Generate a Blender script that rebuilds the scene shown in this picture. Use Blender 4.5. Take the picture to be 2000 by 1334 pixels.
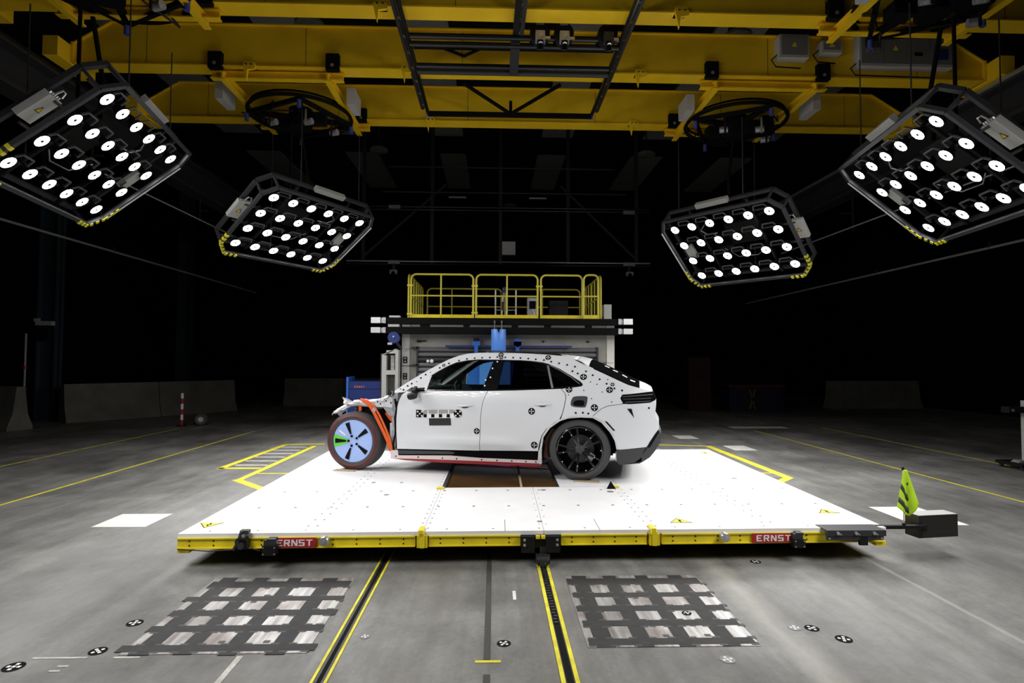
import bpy, bmesh, math, random
from mathutils import Vector, Matrix, geometry
random.seed(7)
S_ = bpy.context.scene
for o in list(bpy.data.objects): bpy.data.objects.remove(o)
V = Vector; PI = math.pi

# ------------------------------------------------------------------ camera
cam = bpy.data.cameras.new('camera'); camo = bpy.data.objects.new('camera', cam)
S_.collection.objects.link(camo); S_.camera = camo
cam.sensor_fit = 'HORIZONTAL'; cam.sensor_width = 36.0; cam.lens = 36.0*1130.0/2000.0
cam.clip_start = .05; cam.clip_end = 200
yaw, pit, rol = 35/1130, 39/1130, .0044
f = V((math.sin(yaw)*math.cos(pit), math.cos(yaw)*math.cos(pit), math.sin(pit)))
r = V((math.cos(yaw), -math.sin(yaw), 0)); u = r.cross(f)
r2 = r*math.cos(rol)+u*math.sin(rol); u2 = u*math.cos(rol)-r*math.sin(rol)
m = Matrix((r2, u2, -f)).transposed().to_4x4(); m.translation = V((0, 0, 1.73))
camo.matrix_world = m

# ------------------------------------------------------------------ world and exposure
wd = bpy.data.worlds.new('world'); S_.world = wd; wd.use_nodes = True
wd.node_tree.nodes['Background'].inputs[0].default_value = (.9, .95, 1, 1)
wd.node_tree.nodes['Background'].inputs[1].default_value = .0015
S_.view_settings.view_transform = 'Standard'; S_.view_settings.look = 'None'
S_.view_settings.gamma = 1; S_.view_settings.use_curve_mapping = False
S_.view_settings.exposure = 0.0
LAMP_W = 23.0      # power of each lamp in the four panels ahead
LAMP_W_REAR = 13.0 # the two panels beside the camera run dimmer
LAMP_ANGLE = 106   # cone
LAMP_GLOW = 74.0

# ------------------------------------------------------------------ materials
def newmat(name):
    mt = bpy.data.materials.new(name); mt.use_nodes = True
    nt = mt.node_tree; return mt, nt, nt.nodes['Principled BSDF']
def mat(name, col, rough=.5, metal=0., coat=0., noise=0., nscale=8., emit=None, bump=0., spec=.5):
    mt, nt, b = newmat(name)
    b.inputs['Base Color'].default_value = (*col, 1); b.inputs['Roughness'].default_value = rough
    b.inputs['Metallic'].default_value = metal; b.inputs['Coat Weight'].default_value = coat
    b.inputs['Specular IOR Level'].default_value = spec
    if noise or bump:
        tc = nt.nodes.new('ShaderNodeTexCoord'); n = nt.nodes.new('ShaderNodeTexNoise')
        n.inputs['Scale'].default_value = nscale; n.inputs['Detail'].default_value = 6
        nt.links.new(tc.outputs['Object'], n.inputs['Vector'])
        if noise:
            rp = nt.nodes.new('ShaderNodeValToRGB')
            rp.color_ramp.elements[0].position = .3; rp.color_ramp.elements[1].position = .7
            rp.color_ramp.elements[0].color = (*[c*(1-noise) for c in col], 1)
            rp.color_ramp.elements[1].color = (*[min(1, c*(1+noise*.6)) for c in col], 1)
            nt.links.new(n.outputs['Fac'], rp.inputs[0]); nt.links.new(rp.outputs[0], b.inputs['Base Color'])
        if bump:
            bp = nt.nodes.new('ShaderNodeBump'); bp.inputs['Strength'].default_value = bump; bp.inputs['Distance'].default_value = .01
            nt.links.new(n.outputs['Fac'], bp.inputs['Height']); nt.links.new(bp.outputs[0], b.inputs['Normal'])
    if emit:
        b.inputs['Emission Color'].default_value = (*emit[0], 1); b.inputs['Emission Strength'].default_value = emit[1]
    return mt
def glassmat(name, tint, gloss=.1):
    mt = bpy.data.materials.new(name); mt.use_nodes = True; nt = mt.node_tree; nt.nodes.clear()
    o = nt.nodes.new('ShaderNodeOutputMaterial'); mx = nt.nodes.new('ShaderNodeMixShader')
    t = nt.nodes.new('ShaderNodeBsdfTransparent'); g = nt.nodes.new('ShaderNodeBsdfGlossy'); fr = nt.nodes.new('ShaderNodeFresnel')
    t.inputs[0].default_value = (*tint, 1); g.inputs[1].default_value = .02; fr.inputs[0].default_value = 1.45
    nt.links.new(fr.outputs[0], mx.inputs[0]); nt.links.new(t.outputs[0], mx.inputs[1]); nt.links.new(g.outputs[0], mx.inputs[2])
    nt.links.new(mx.outputs[0], o.inputs[0]); return mt
M = {}
M['yellow'] = mat('crane_yellow', (.95, .60, .015), .38, noise=.12, nscale=1.5)
M['yellow_p'] = mat('platform_yellow', (.88, .71, .014), .42, noise=.15, nscale=5)
M['rail_y'] = mat('railing_yellow', (.74, .65, .07), .45)
M['line_y'] = mat('floor_yellow', (.78, .70, .035), .6, noise=.25, nscale=9)
M['line_worn'] = mat('floor_worn_white', (.50, .49, .45), .65, noise=.35, nscale=20)
M['line_w'] = mat('floor_white', (.78, .77, .72), .6, noise=.15, nscale=7)
M['deck'] = mat('deck_white', (.86, .86, .87), .5, noise=.03, nscale=3)
M['white'] = mat('car_white', (.70, .715, .74), .38, coat=.3)
M['white_raw'] = mat('bare_white', (.62, .63, .65), .5, noise=.2, nscale=14)
M['grey_metal'] = mat('grey_metal', (.48, .48, .50), .45, .5, noise=.35, nscale=20)
M['pink'] = mat('pink_sill', (.74, .62, .62), .45)
M['red'] = mat('red_paint', (.36, .012, .02), .4)
M['black'] = mat('black_plastic', (.007, .007, .0075), .5, spec=.3)
M['film'] = mat('black_film', (.006, .006, .006), .8, spec=.0)
M['liner'] = mat('brown_liner', (.10, .03, .014), .7)
M['gloss'] = mat('gloss_black', (.006, .006, .007), .12, coat=.6)
M['matte'] = mat('matte_black', (.005, .005, .005), .85, spec=.12)
M['dark'] = mat('dark_steel', (.035, .036, .040), .5, .2)
M['pipe_grey'] = mat('pipe_grey', (.15, .15, .16), .45)
M['tube'] = mat('dark_tube', (.045, .046, .05), .28, .8)
M['lamp_arm'] = mat('lamp_arm', (.10, .10, .105), .6)
M['panelframe'] = mat('panel_frame', (.045, .046, .052), .5, .2)
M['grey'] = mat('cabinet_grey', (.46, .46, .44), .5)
M['grey_d'] = mat('cabinet_front', (.20, .20, .195), .55)
M['trim_grey'] = mat('grey_trim', (.052, .052, .056), .55, spec=.3)
M['strip'] = mat('rubber_strip', (.018, .018, .019), .7, noise=.4, nscale=12)
M['silver'] = mat('silver', (.62, .62, .62), .3, .8)
M['rubber'] = mat('rubber', (.05, .05, .051), .7, bump=.15, nscale=60)
M['maroon'] = mat('maroon_sidewall', (.085, .022, .022), .6, noise=.2, nscale=12)
M['rimblue'] = mat('rim_light_blue', (.36, .50, .88), .5)
M['green'] = mat('green_sector', (.13, .62, .06), .5)
M['tgt_w'] = mat('target_white', (.85, .85, .85), .6)
M['orange'] = mat('orange_strap', (.72, .105, .008), .55)
M['blue'] = mat('barrier_blue', (.035, .16, .60), .4)
M['blue_l'] = mat('light_blue', (.11, .30, .85), .4)
M['blue_d'] = mat('deep_blue', (.010, .028, .17), .45)
M['signred'] = mat('sign_red', (.42, .015, .018), .5)
M['signwhite'] = mat('sign_white', (.85, .83, .83), .5)
M['orange_t'] = mat('orange_letters', (.75, .22, .08), .5)
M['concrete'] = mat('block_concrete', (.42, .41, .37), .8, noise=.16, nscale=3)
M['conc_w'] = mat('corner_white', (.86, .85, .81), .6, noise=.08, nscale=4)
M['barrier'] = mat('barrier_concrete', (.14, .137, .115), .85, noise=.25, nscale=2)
M['wall'] = mat('hall_wall', (.005, .005, .005), .95, noise=.2, nscale=.7, spec=.05)
M['roof'] = mat('hall_roof', (.012, .012, .012), .9)
M['skylight'] = mat('roof_panel', (.5, .5, .48), .8)
M['hivis'] = mat('hivis_cloth', (.52, .80, .02), .7, noise=.12, nscale=10)
M['stripe'] = mat('dark_stripe', (.05, .05, .045), .6)
M['boxblack'] = mat('black_box', (.013, .013, .0125), .36)
M['steelplate'] = mat('plate', (.5, .5, .5), .35, .3)
M['wood'] = mat('tan_wood', (.45, .36, .22), .7)
M['copper'] = mat('rust_brown', (.34, .17, .06), .5, noise=.4, nscale=5)
M['bluelens'] = mat('blue_lens', (.06, .08, .32), .25)
M['green_i'] = mat('grey_green', (.20, .22, .18), .6, noise=.3, nscale=6)
M['face'] = mat('lamp_light', (.9, .9, .9), .5, emit=((1, .985, .975), LAMP_GLOW))
M['clear'] = glassmat('clear_glass', (.86, .92, .90))
M['tint'] = glassmat('tinted_glass', (.34, .35, .38))
M['windscreen'] = glassmat('windscreen_glass', (.45, .52, .48))

def floormat():
    mt, nt, b = newmat('floor_concrete'); N = nt.nodes; L = nt.links
    tc = N.new('ShaderNodeTexCoord')
    def noise(scale, sx=1, sy=1, detail=7, rough=.6, dist=0):
        mp = N.new('ShaderNodeMapping'); mp.inputs['Scale'].default_value = (sx, sy, 1)
        n = N.new('ShaderNodeTexNoise'); n.inputs['Scale'].default_value = scale; n.inputs['Detail'].default_value = detail
        n.inputs['Roughness'].default_value = rough; n.inputs['Distortion'].default_value = dist
        L.new(tc.outputs['Object'], mp.inputs[0]); L.new(mp.outputs[0], n.inputs[0]); return n.outputs['Fac']
    def ramp(fac, p0, c0, p1, c1):
        rp = N.new('ShaderNodeValToRGB'); e = rp.color_ramp.elements
        e[0].position = p0; e[0].color = (*c0, 1); e[1].position = p1; e[1].color = (*c1, 1)
        L.new(fac, rp.inputs[0]); return rp.outputs[0]
    def mul(a, c, fac=1.):
        mx = N.new('ShaderNodeMix'); mx.data_type = 'RGBA'; mx.blend_type = 'MULTIPLY'; mx.inputs[0].default_value = fac
        L.new(a, mx.inputs[6]); L.new(c, mx.inputs[7]); return mx.outputs[2]
    base = ramp(noise(.55, 1, 1, 8, .62, .6), .34, (.15, .147, .136), .66, (.325, .322, .31))
    mid = ramp(noise(2.2, 1, .55, 9, .7, .3), .32, (.58, .58, .58), .62, (1.08, 1.08, 1.08))
    streak = ramp(noise(1.0, 7, .16, 5, .6), .36, (.72, .71, .69), .56, (1, 1, 1))
    fine = ramp(noise(26, 1, 1, 4, .6), .3, (.86, .86, .86), .7, (1.08, 1.08, 1.08))
    scuff = ramp(noise(3.5, .35, 2.4, 6, .75, 1.2), .62, (1, 1, 1), .80, (.62, .62, .63))
    broad = ramp(noise(.22, 1, .8, 4, .5, .8), .38, (.62, .62, .61), .60, (1.1, 1.1, 1.1)); c = mul(base, mid); c = mul(c, broad, .8); c = mul(c, streak, .7); c = mul(c, fine, .8); c = mul(c, scuff, .9)
    # worn pale bands beside the right steel grid and along one joint
    sp = N.new('ShaderNodeSeparateXYZ'); L.new(tc.outputs['Object'], sp.inputs[0])
    wob = noise(3.0, 1, .6, 6, .7)
    def band(x0, w, amt):
        a = N.new('ShaderNodeMath'); a.operation = 'MULTIPLY_ADD'; L.new(wob, a.inputs[0]); a.inputs[1].default_value = w*1.6; L.new(sp.outputs[0], a.inputs[2])
        d = N.new('ShaderNodeMath'); d.operation = 'SUBTRACT'; L.new(a.outputs[0], d.inputs[0]); d.inputs[1].default_value = x0+w*.8
        ab = N.new('ShaderNodeMath'); ab.operation = 'ABSOLUTE'; L.new(d.outputs[0], ab.inputs[0])
        mr = N.new('ShaderNodeMapRange'); L.new(ab.outputs[0], mr.inputs[0]); mr.inputs[1].default_value = 0; mr.inputs[2].default_value = w; mr.inputs[3].default_value = amt; mr.inputs[4].default_value = 0
        return mr.outputs[0]
    def addpale(c, fac, col):
        mx = N.new('ShaderNodeMix'); mx.data_type = 'RGBA'; L.new(fac, mx.inputs[0]); L.new(c, mx.inputs[6]); mx.inputs[7].default_value = (*col, 1); return mx.outputs[2]
    for x0, w, amt, col in ((1.86, .16, .55, (.46, .45, .40)), (2.5, .55, .16, (.42, .415, .40)), (3.3, .03, .45, (.46, .45, .43)), (-3.2, .9, .28, (.42, .42, .42)), (-1.32, .16, .35, (.20, .195, .18)), (.40, .22, .35, (.17, .155, .13)), (-.45, .40, .25, (.20, .19, .165))):
        c = addpale(c, band(x0, w, amt), col)
    L.new(c, b.inputs['Base Color'])
    rr = N.new('ShaderNodeMapRange'); L.new(noise(1.6, 1, 1, 6), rr.inputs[0])
    rr.inputs[3].default_value = .42; rr.inputs[4].default_value = .72; L.new(rr.outputs[0], b.inputs['Roughness'])
    bp = N.new('ShaderNodeBump'); bp.inputs['Strength'].default_value = .08; bp.inputs['Distance'].default_value = .004
    L.new(noise(40), bp.inputs['Height']); L.new(bp.outputs[0], b.inputs['Normal'])
    return mt
M['floor'] = floormat()
def platemat():
    mt, nt, b = newmat('brushed_plate'); N = nt.nodes; L = nt.links
    tc = N.new('ShaderNodeTexCoord'); mp = N.new('ShaderNodeMapping'); mp.inputs['Scale'].default_value = (14, 1.2, 1)
    n = N.new('ShaderNodeTexNoise'); n.inputs['Scale'].default_value = 1.6; n.inputs['Detail'].default_value = 5
    n2 = N.new('ShaderNodeTexNoise'); n2.inputs['Scale'].default_value = 3.; n2.inputs['Detail'].default_value = 7
    L.new(tc.outputs['Object'], mp.inputs[0]); L.new(mp.outputs[0], n.inputs[0]); L.new(tc.outputs['Object'], n2.inputs[0])
    r1 = N.new('ShaderNodeValToRGB'); e = r1.color_ramp.elements
    e[0].position = .32; e[0].color = (.20, .185, .175, 1); e[1].position = .66; e[1].color = (.50, .49, .48, 1)
    r2 = N.new('ShaderNodeValToRGB'); e = r2.color_ramp.elements
    e[0].position = .34; e[0].color = (.42, .30, .27, 1); e[1].position = .52; e[1].color = (1, 1, 1, 1)
    L.new(n.outputs['Fac'], r1.inputs[0]); L.new(n2.outputs['Fac'], r2.inputs[0])
    mx = N.new('ShaderNodeMix'); mx.data_type = 'RGBA'; mx.blend_type = 'MULTIPLY'; mx.inputs[0].default_value = .8
    L.new(r1.outputs[0], mx.inputs[6]); L.new(r2.outputs[0], mx.inputs[7]); L.new(mx.outputs[2], b.inputs['Base Color'])
    b.inputs['Roughness'].default_value = .42; b.inputs['Metallic'].default_value = .25
    return mt
M['plate'] = platemat()

# ------------------------------------------------------------------ mesh helpers
class MB:
    def __init__(s): s.bm = bmesh.new()
    def face(s, pts):
        return s.bm.faces.new([s.bm.verts.new(p) for p in pts])
    def box(s, c, d, mtx=None):
        x, y, z = d[0]/2, d[1]/2, d[2]/2
        vs = [V((i*x, j*y, k*z)) for i in (-1, 1) for j in (-1, 1) for k in (-1, 1)]
        if mtx is not None: vs = [mtx @ v for v in vs]
        vs = [s.bm.verts.new(v+V(c)) for v in vs]
        for q in ((0, 1, 3, 2), (4, 6, 7, 5), (0, 4, 5, 1), (2, 3, 7, 6), (0, 2, 6, 4), (1, 5, 7, 3)):
            s.bm.faces.new([vs[i] for i in q])
        return s
    def span(s, a, b):   # box by two corners
        a, b = V(a), V(b); return s.box((a+b)/2, [abs(q) for q in (b-a)])
    def bar(s, a, b, w, h, up=(0, 0, 1)):
        a, b = V(a), V(b); d = (b-a); L = d.length; d.normalize()
        up = V(up)
        if abs(d.dot(up)) > .98: up = V((0, 1, 0))
        x = d.cross(up).normalized(); z = x.cross(d)
        mtx = Matrix((x, d, z)).transposed()
        return s.box((a+b)/2, (w, L, h), mtx)
    def tube(s, pts, rad, n=8, closed=False, cap=True):
        pts = [V(p) for p in pts]; N = len(pts); rings = []; prev = None
        for i, p in enumerate(pts):
            if closed: d = pts[(i+1) % N]-pts[i-1]
            else: d = pts[min(i+1, N-1)]-pts[max(i-1, 0)]
            d.normalize()
            if prev is None:
                x = d.orthogonal().normalized()
            else:
                x = (prev-d*prev.dot(d)).normalized()
            prev = x; y = d.cross(x)
            rr = rad[i] if isinstance(rad, (list, tuple)) else rad
            rings.append([s.bm.verts.new(p+x*math.cos(2*PI*k/n)*rr+y*math.sin(2*PI*k/n)*rr) for k in range(n)])
        for i in range(N if closed else N-1):
            a, b = rings[i], rings[(i+1) % N]
            for k in range(n): s.bm.faces.new((a[k], a[(k+1) % n], b[(k+1) % n], b[k]))
        if cap and not closed:
            s.bm.faces.new(rings[0][::-1]); s.bm.faces.new(rings[-1])
        return s
    def cyl(s, a, b, rad, n=16): return s.tube([a, b], rad, n)
    def lathe(s, prof, axis_o, axis_d, n=32, a0=0, a1=2*PI):   # prof: (r, h)
        d = V(axis_d).normalized(); x = d.orthogonal().normalized(); y = d.cross(x); o = V(axis_o)
        full = abs(a1-a0-2*PI) < 1e-6; rings = []
        for k in range(n if full else n+1):
            t = a0+(a1-a0)*k/n
            rings.append([s.bm.verts.new(o+d*h+(x*math.cos(t)+y*math.sin(t))*rr) for rr, h in prof])
        for k in range(n):
            a, b = rings[k], rings[(k+1) % len(rings)]
            for i in range(len(prof)-1):
                s.bm.faces.new((a[i], b[i], b[i+1], a[i+1]))
        return s
    def prism(s, poly, fn, depth):   # poly 2-D, fn(x,y,d)->3-D
        a = [s.bm.verts.new(fn(x, y, 0)) for x, y in poly]; b = [s.bm.verts.new(fn(x, y, depth)) for x, y in poly]
        s.bm.faces.new(a); s.bm.faces.new(b[::-1]); n = len(poly)
        for i in range(n): s.bm.faces.new((a[i], b[i], b[(i+1) % n], a[(i+1) % n]))
        return s
    def grid(s, rows):
        vs = [[s.bm.verts.new(p) for p in rw] for rw in rows]
        for i in range(len(vs)-1):
            for j in range(len(vs[0])-1): s.bm.faces.new((vs[i][j], vs[i][j+1], vs[i+1][j+1], vs[i+1][j]))
        return s
    def build(s, name, m, parent=None, smooth=True, angle=35, fix=True):
        bm = s.bm
        if fix:
            bmesh.ops.remove_doubles(bm, verts=bm.verts, dist=1e-5)
            bmesh.ops.recalc_face_normals(bm, faces=bm.faces)
        me = bpy.data.meshes.new(name); bm.to_mesh(me); bm.free()
        if smooth:
            me.polygons.foreach_set('use_smooth', [True]*len(me.polygons)); me.set_sharp_from_angle(angle=math.radians(angle))
        me.materials.append(M[m] if isinstance(m, str) else m)
        return link(name, me, parent)
def link(name, me, parent=None):
    o = bpy.data.objects.new(name, me); S_.collection.objects.link(o)
    if parent is not None: o.parent = parent
    return o
def tag(o, label, cat, group=None, kind=None):
    if label: o['label'] = label
    if cat: o['category'] = cat
    if group: o['group'] = group
    if kind: o['kind'] = kind
    return o
def thing(name, label, cat, loc=(0, 0, 0), mtx=None, group=None):
    o = bpy.data.objects.new(name, None); S_.collection.objects.link(o); o.empty_display_size = .1
    if mtx is not None: o.matrix_world = mtx
    else: o.location = loc
    return tag(o, label, cat, group)
def struct(o): o['kind'] = 'structure'; return o
def copy_tree(o, parent=None):
    c = o.copy(); S_.collection.objects.link(c); c.parent = parent
    for ch in list(o.children): copy_tree(ch, c)
    return c

# block letters, unit height 1, width about .62
def letters(mb, text, org, ux, uz, un, h, adv=.78, th=.004, wx=1.0):
    org, ux, uz, un = V(org), V(ux), V(uz), V(un)
    G = {'E': [((0, 0), (.16, 1)), ((0, .84), (.62, 1)), ((0, .42), (.5, .58)), ((0, 0), (.62, .16))],
         'R': [((0, 0), (.16, 1)), ((0, .84), (.6, 1)), ((.46, .46), (.62, .96)), ((0, .40), (.58, .56)), 'r'],
         'N': [((0, 0), (.15, 1)), ((.5, 0), (.65, 1)), 'n'],
         'S': [((0, .84), (.62, 1)), ((0, .44), (.16, .96)), ((0, .42), (.62, .58)), ((.46, .04), (.62, .56)), ((0, 0), (.62, .16))],
         'T': [((0, .84), (.66, 1)), ((.25, 0), (.41, 1))]}
    fn = lambda x, y, d: org+ux*x*h*wx+uz*y*h+un*d
    x0 = 0
    for ch in text:
        for k, g in enumerate(G[ch]):
            t = th+.00015*k
            if g == 'r': mb.prism([(x0+.26, .44), (x0+.44, .44), (x0+.66, 0), (x0+.47, 0)], fn, t)
            elif g == 'n': mb.prism([(x0+.02, 1), (x0+.2, 1), (x0+.63, 0), (x0+.45, 0)], fn, t)
            else:
                (a, b), (c, d) = g; mb.prism([(x0+a, b), (x0+c, b), (x0+c, d), (x0+a, d)], fn, t)
        x0 += adv

# ------------------------------------------------------------------ the hall
mb = MB(); mb.span((-16, -4, -.3), (17, 31, 0)); struct(mb.build('floor', 'floor', smooth=False))
mb = MB(); mb.span((-16.3, -4, 0), (-16, 31, 11)); struct(mb.build('wall_left', 'wall', smooth=False))
mb = MB(); mb.span((17, -4, 0), (17.3, 31, 11)); struct(mb.build('wall_right', 'wall', smooth=False))
mb = MB(); mb.span((-16.3, 31, 0), (17.3, 31.3, 11)); struct(mb.build('wall_back', 'wall', smooth=False))
mb = MB(); mb.span((-16.3, -4, 11), (17.3, 31.3, 11.3)); ceil = struct(mb.build('ceiling', 'roof', smooth=False))
for x0, x1 in ((-10.9, -9.5), (-6.6, -5.2), (-2.45, -1.3), (1.9, 3.15), (6.1, 7.5), (10.2, 11.6)):
    mb = MB(); mb.span((x0, -1, 10.9), (x1, 30.5, 11)); mb.build('roof_panel', 'skylight', ceil, smooth=False)
for k, y in enumerate((4.6, 11.0, 17.2, 23.5)):
    mb = MB(); mb.span((-16, y-.15, 10.3), (17, y+.15, 10.9)); mb.build('roof_beam', 'matte', ceil, smooth=False)

# ------------------------------------------------------------------ floor markings
def decal(name, quad, m, label, cat, group=None, z=.002):
    mb = MB(); mb.prism(quad, lambda x, y, d: V((x, y, .0004+d)), z)
    return tag(mb.build(name, m, smooth=False), label, cat, group)
def strip(x0, y0, x1, y1): return [(x0, y0), (x1, y0), (x1, y1), (x0, y1)]
def seg(a, b, w):
    a, b = V((*a, 0)), V((*b, 0)); n = (b-a).normalized().cross(V((0, 0, 1)))*w/2
    return [tuple((p)[:2]) for p in (a-n, b-n, b+n, a+n)]
decal('floor_line', seg((-5.84, 1), (-5.84, 14.4), .045), 'line_y', 'thin yellow floor line left of the platform, the nearer of two', 'floor line')
decal('floor_line', seg((-7.95, 1), (-7.95, 14.9), .04), 'line_y', 'thin yellow floor line at far left, nearer the concrete barriers', 'floor line')
decal('floor_line', seg((6.63, 1), (6.63, 14.6), .045), 'line_y', 'thin yellow floor line passing behind the hi-vis flag on the right', 'floor line')
decal('floor_line', seg((8.75, 2), (8.75, 15.2), .04), 'line_y', 'thin yellow floor line at far right ending at the camera stand', 'floor line')
decal('floor_line', seg((-3.67, 8.55), (-3.62, 11.9), .10), 'line_y', 'broad yellow floor stripe between the hatched bay and the platform', 'floor line')
decal('floor_line', seg((-3.72, 8.56), (-3.02, 7.86), .12), 'line_y', 'broad yellow diagonal floor stripe running under the platform left edge', 'floor line', z=.0026)
decal('floor_line', seg((-3.60, 9.02), (-2.5, 9.02), .05), 'line_y', 'short thin yellow floor line left of the platform edge', 'floor line', z=.003)
decal('floor_line', seg((4.43, 8.62), (4.43, 11.9), .14), 'line_y', 'broad yellow floor stripe right of the platform', 'floor line')
decal('floor_line', seg((4.47, 8.66), (3.8, 7.98), .12), 'line_y', 'broad yellow diagonal floor stripe at the platform right edge', 'floor line', z=.0026)
decal('floor_line', seg((4.36, 9.0), (3.4, 9.0), .05), 'line_y', 'short thin yellow floor line right of the platform edge', 'floor line', z=.003)
decal('floor_line', seg((2.6, 12.25), (4.45, 11.86), .07), 'line_y', 'yellow floor line behind the car tail', 'floor line', z=.0028)
decal('floor_line', seg((-3.4, 12.2), (-2.2, 12.25), .07), 'line_y', 'yellow floor line behind the front wheel', 'floor line')
hb = thing('hatched_bay', 'yellow outlined floor bay with white hatch bars left of the platform', 'floor marking', (-4.0, 10.7, 0))
hb_inv = V((-4.0, 10.7, 0))
def sub(name, quad, m, par, off, z):
    mb = MB(); mb.prism(quad, lambda x, y, d: V((x, y, .0004+d))-off, z); return mb.build(name, m, par, smooth=False)
for q in (seg((-4.36, 9.42), (-4.27, 12.1), .11), seg((-4.4, 9.46), (-3.73, 9.46), .10), seg((-4.3, 12.12), (-3.5, 12.2), .10)):
    sub('border_stripe', q, 'line_y', hb, hb_inv, .0022)
for y in (9.75, 10.15, 10.55, 10.95, 11.35, 11.75): sub('hatch_bar', seg((-4.26, y), (-3.73, y), .05), 'line_w', hb, hb_inv, .0015)
decal('floor_square', strip(-4.15, 6.17, -3.60, 6.68), 'line_w', 'white painted floor square left of the platform', 'floor marking')
decal('floor_square', strip(4.51, 6.10, 5.09, 6.88), 'line_w', 'white painted floor rectangle behind the black box and flag', 'floor marking')
decal('floor_square', strip(4.75, 11.3, 5.2, 11.95), 'line_w', 'white painted floor rectangle right of the far yellow stripe', 'floor marking')
decal('floor_square', strip(4.2, 13.0, 4.65, 13.6), 'line_w', 'small pale floor rectangle far behind the car tail', 'floor marking')
decal('floor_square', strip(6.3, 15.1, 7.8, 15.5), 'line_w', 'faint pale floor bar in the dark at far right', 'floor marking')
decal('seam_strip', strip(-.05, 3.42, -.012, 9), 'stripe', 'dark seam strip in the floor between the two yellow rails', 'floor marking')
decal('seam_strip', strip(-.05, 1.5, -.012, 3.26), 'stripe', 'dark seam strip at the bottom edge below the yellow tick', 'floor marking')
decal('tape_tick', strip(-.10, 3.385, .05, 3.41), 'line_y', 'small yellow tape tick at the end of the dark floor seam', 'floor marking')
decal('tape_tick', strip(.148, 4.26, .172, 4.42), 'line_w', 'short white tape tick on the floor left of the right rail', 'floor marking')
decal('tape_line', strip(-1.49, 2.6, -1.455, 3.49), 'line_worn', 'pale tape line leading from the left steel grid to the frame edge', 'floor marking')
decal('tape_line', strip(-2.66, 3.485, -2.35, 3.503), 'line_worn', 'thin white tape dash left of the left steel grid', 'floor marking')
decal('tape_line', strip(-2.20, 3.482, -2.05, 3.50), 'line_worn', 'short white tape dash touching the left steel grid corner', 'floor marking')
for i, (x, y) in enumerate(((-2.42, 3.40), (-2.43, 3.35))):
    decal('tape_tick', strip(x-.03, y-.008, x+.03, y+.008), 'line_worn', ('upper', 'lower')[i]+' of two tiny tape ticks below the white dash', 'floor marking')
def floor_target(x, y, rad, label, rot=0., pale=False):
    t = thing('floor_target', label, 'floor target', (x, y, .0003), group='round targets on the floor')
    t.rotation_euler = (0, 0, rot)
    mb = MB(); mb.cyl((0, 0, 0), (0, 0, .002), rad, 24); mb.build('disc', 'grey_d' if pale else 'matte', t)
    for cx, cy in ((0, 0), (.52, .0), (-.52, 0), (0, .52), (0, -.52)):
        mb = MB(); mb.box((cx*rad, cy*rad, .0024), (rad*.34, rad*.34, .0012)); mb.build('white_mark', 'tgt_w', t, smooth=False)
FT = [(-.80, 3.72, .033, 'grey worn round target right of the left rail', True), (.07, 3.61, .043, 'black round target just right of the dark floor seam', False),
 (-2.35, 3.94, .05, 'black round target left of the left steel grid, farthest of three', False), (-2.34, 3.57, .05, 'black round target level with the white tape dash', False),
 (-2.69, 3.40, .055, 'black round target nearest the lower left corner', False), (2.28, 5.02, .045, 'small black target on the floor just in front of the platform', False),
 (1.97, 3.78, .042, 'worn pale round target, left of a close pair', True), (2.08, 3.77, .045, 'black round target, right of a close pair', False),
 (2.20, 3.62, .05, 'black round target right of and below the close pair', False), (1.37, 3.39, .045, 'worn grey round target below the right steel grid', True)]
for i, (x, y, rad, lb, pale) in enumerate(FT): floor_target(x, y, rad, lb, .3+i*.7, pale)

# rails let into the floor
def rail(x0, x1, w, label, slot):
    t = thing('floor_rail', label, 'rail', ((x0+x1)/2, 5, 0)); c = (x0+x1)/2
    mb = MB(); mb.span((x0-c, -3.6, .0003), (x1-c, 7, .002)); mb.build('channel', 'dark' if not slot else 'stripe', t, smooth=False)
    for s, x in ((-1, x0-c), (1, x1-c)):
        mb = MB(); mb.span((x-w/2, -3.6, .0004), (x+w/2, 7, .005)); mb.build('yellow_edge', 'line_y', t, smooth=False)
    mb = MB(); a = .02 if slot else .012
    mb.span((-a, -3.6, .002), (a, 7, .0028)); mb.build('slot', 'matte', t, smooth=False)
    if slot:
        mb = MB()
        for k in range(26): mb.box((random.uniform(-.006, .006), -1.12+k*.048, .006), (.026, .026, .006))
        mb.build('chain', 'dark', t, smooth=False)
rail(-.972, -.897, .016, 'narrow floor rail between two thin yellow lines, left of the dark seam', False)
rail(.385, .462, .024, 'floor rail with broad yellow edges and open slot under the platform guide', True)

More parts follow.
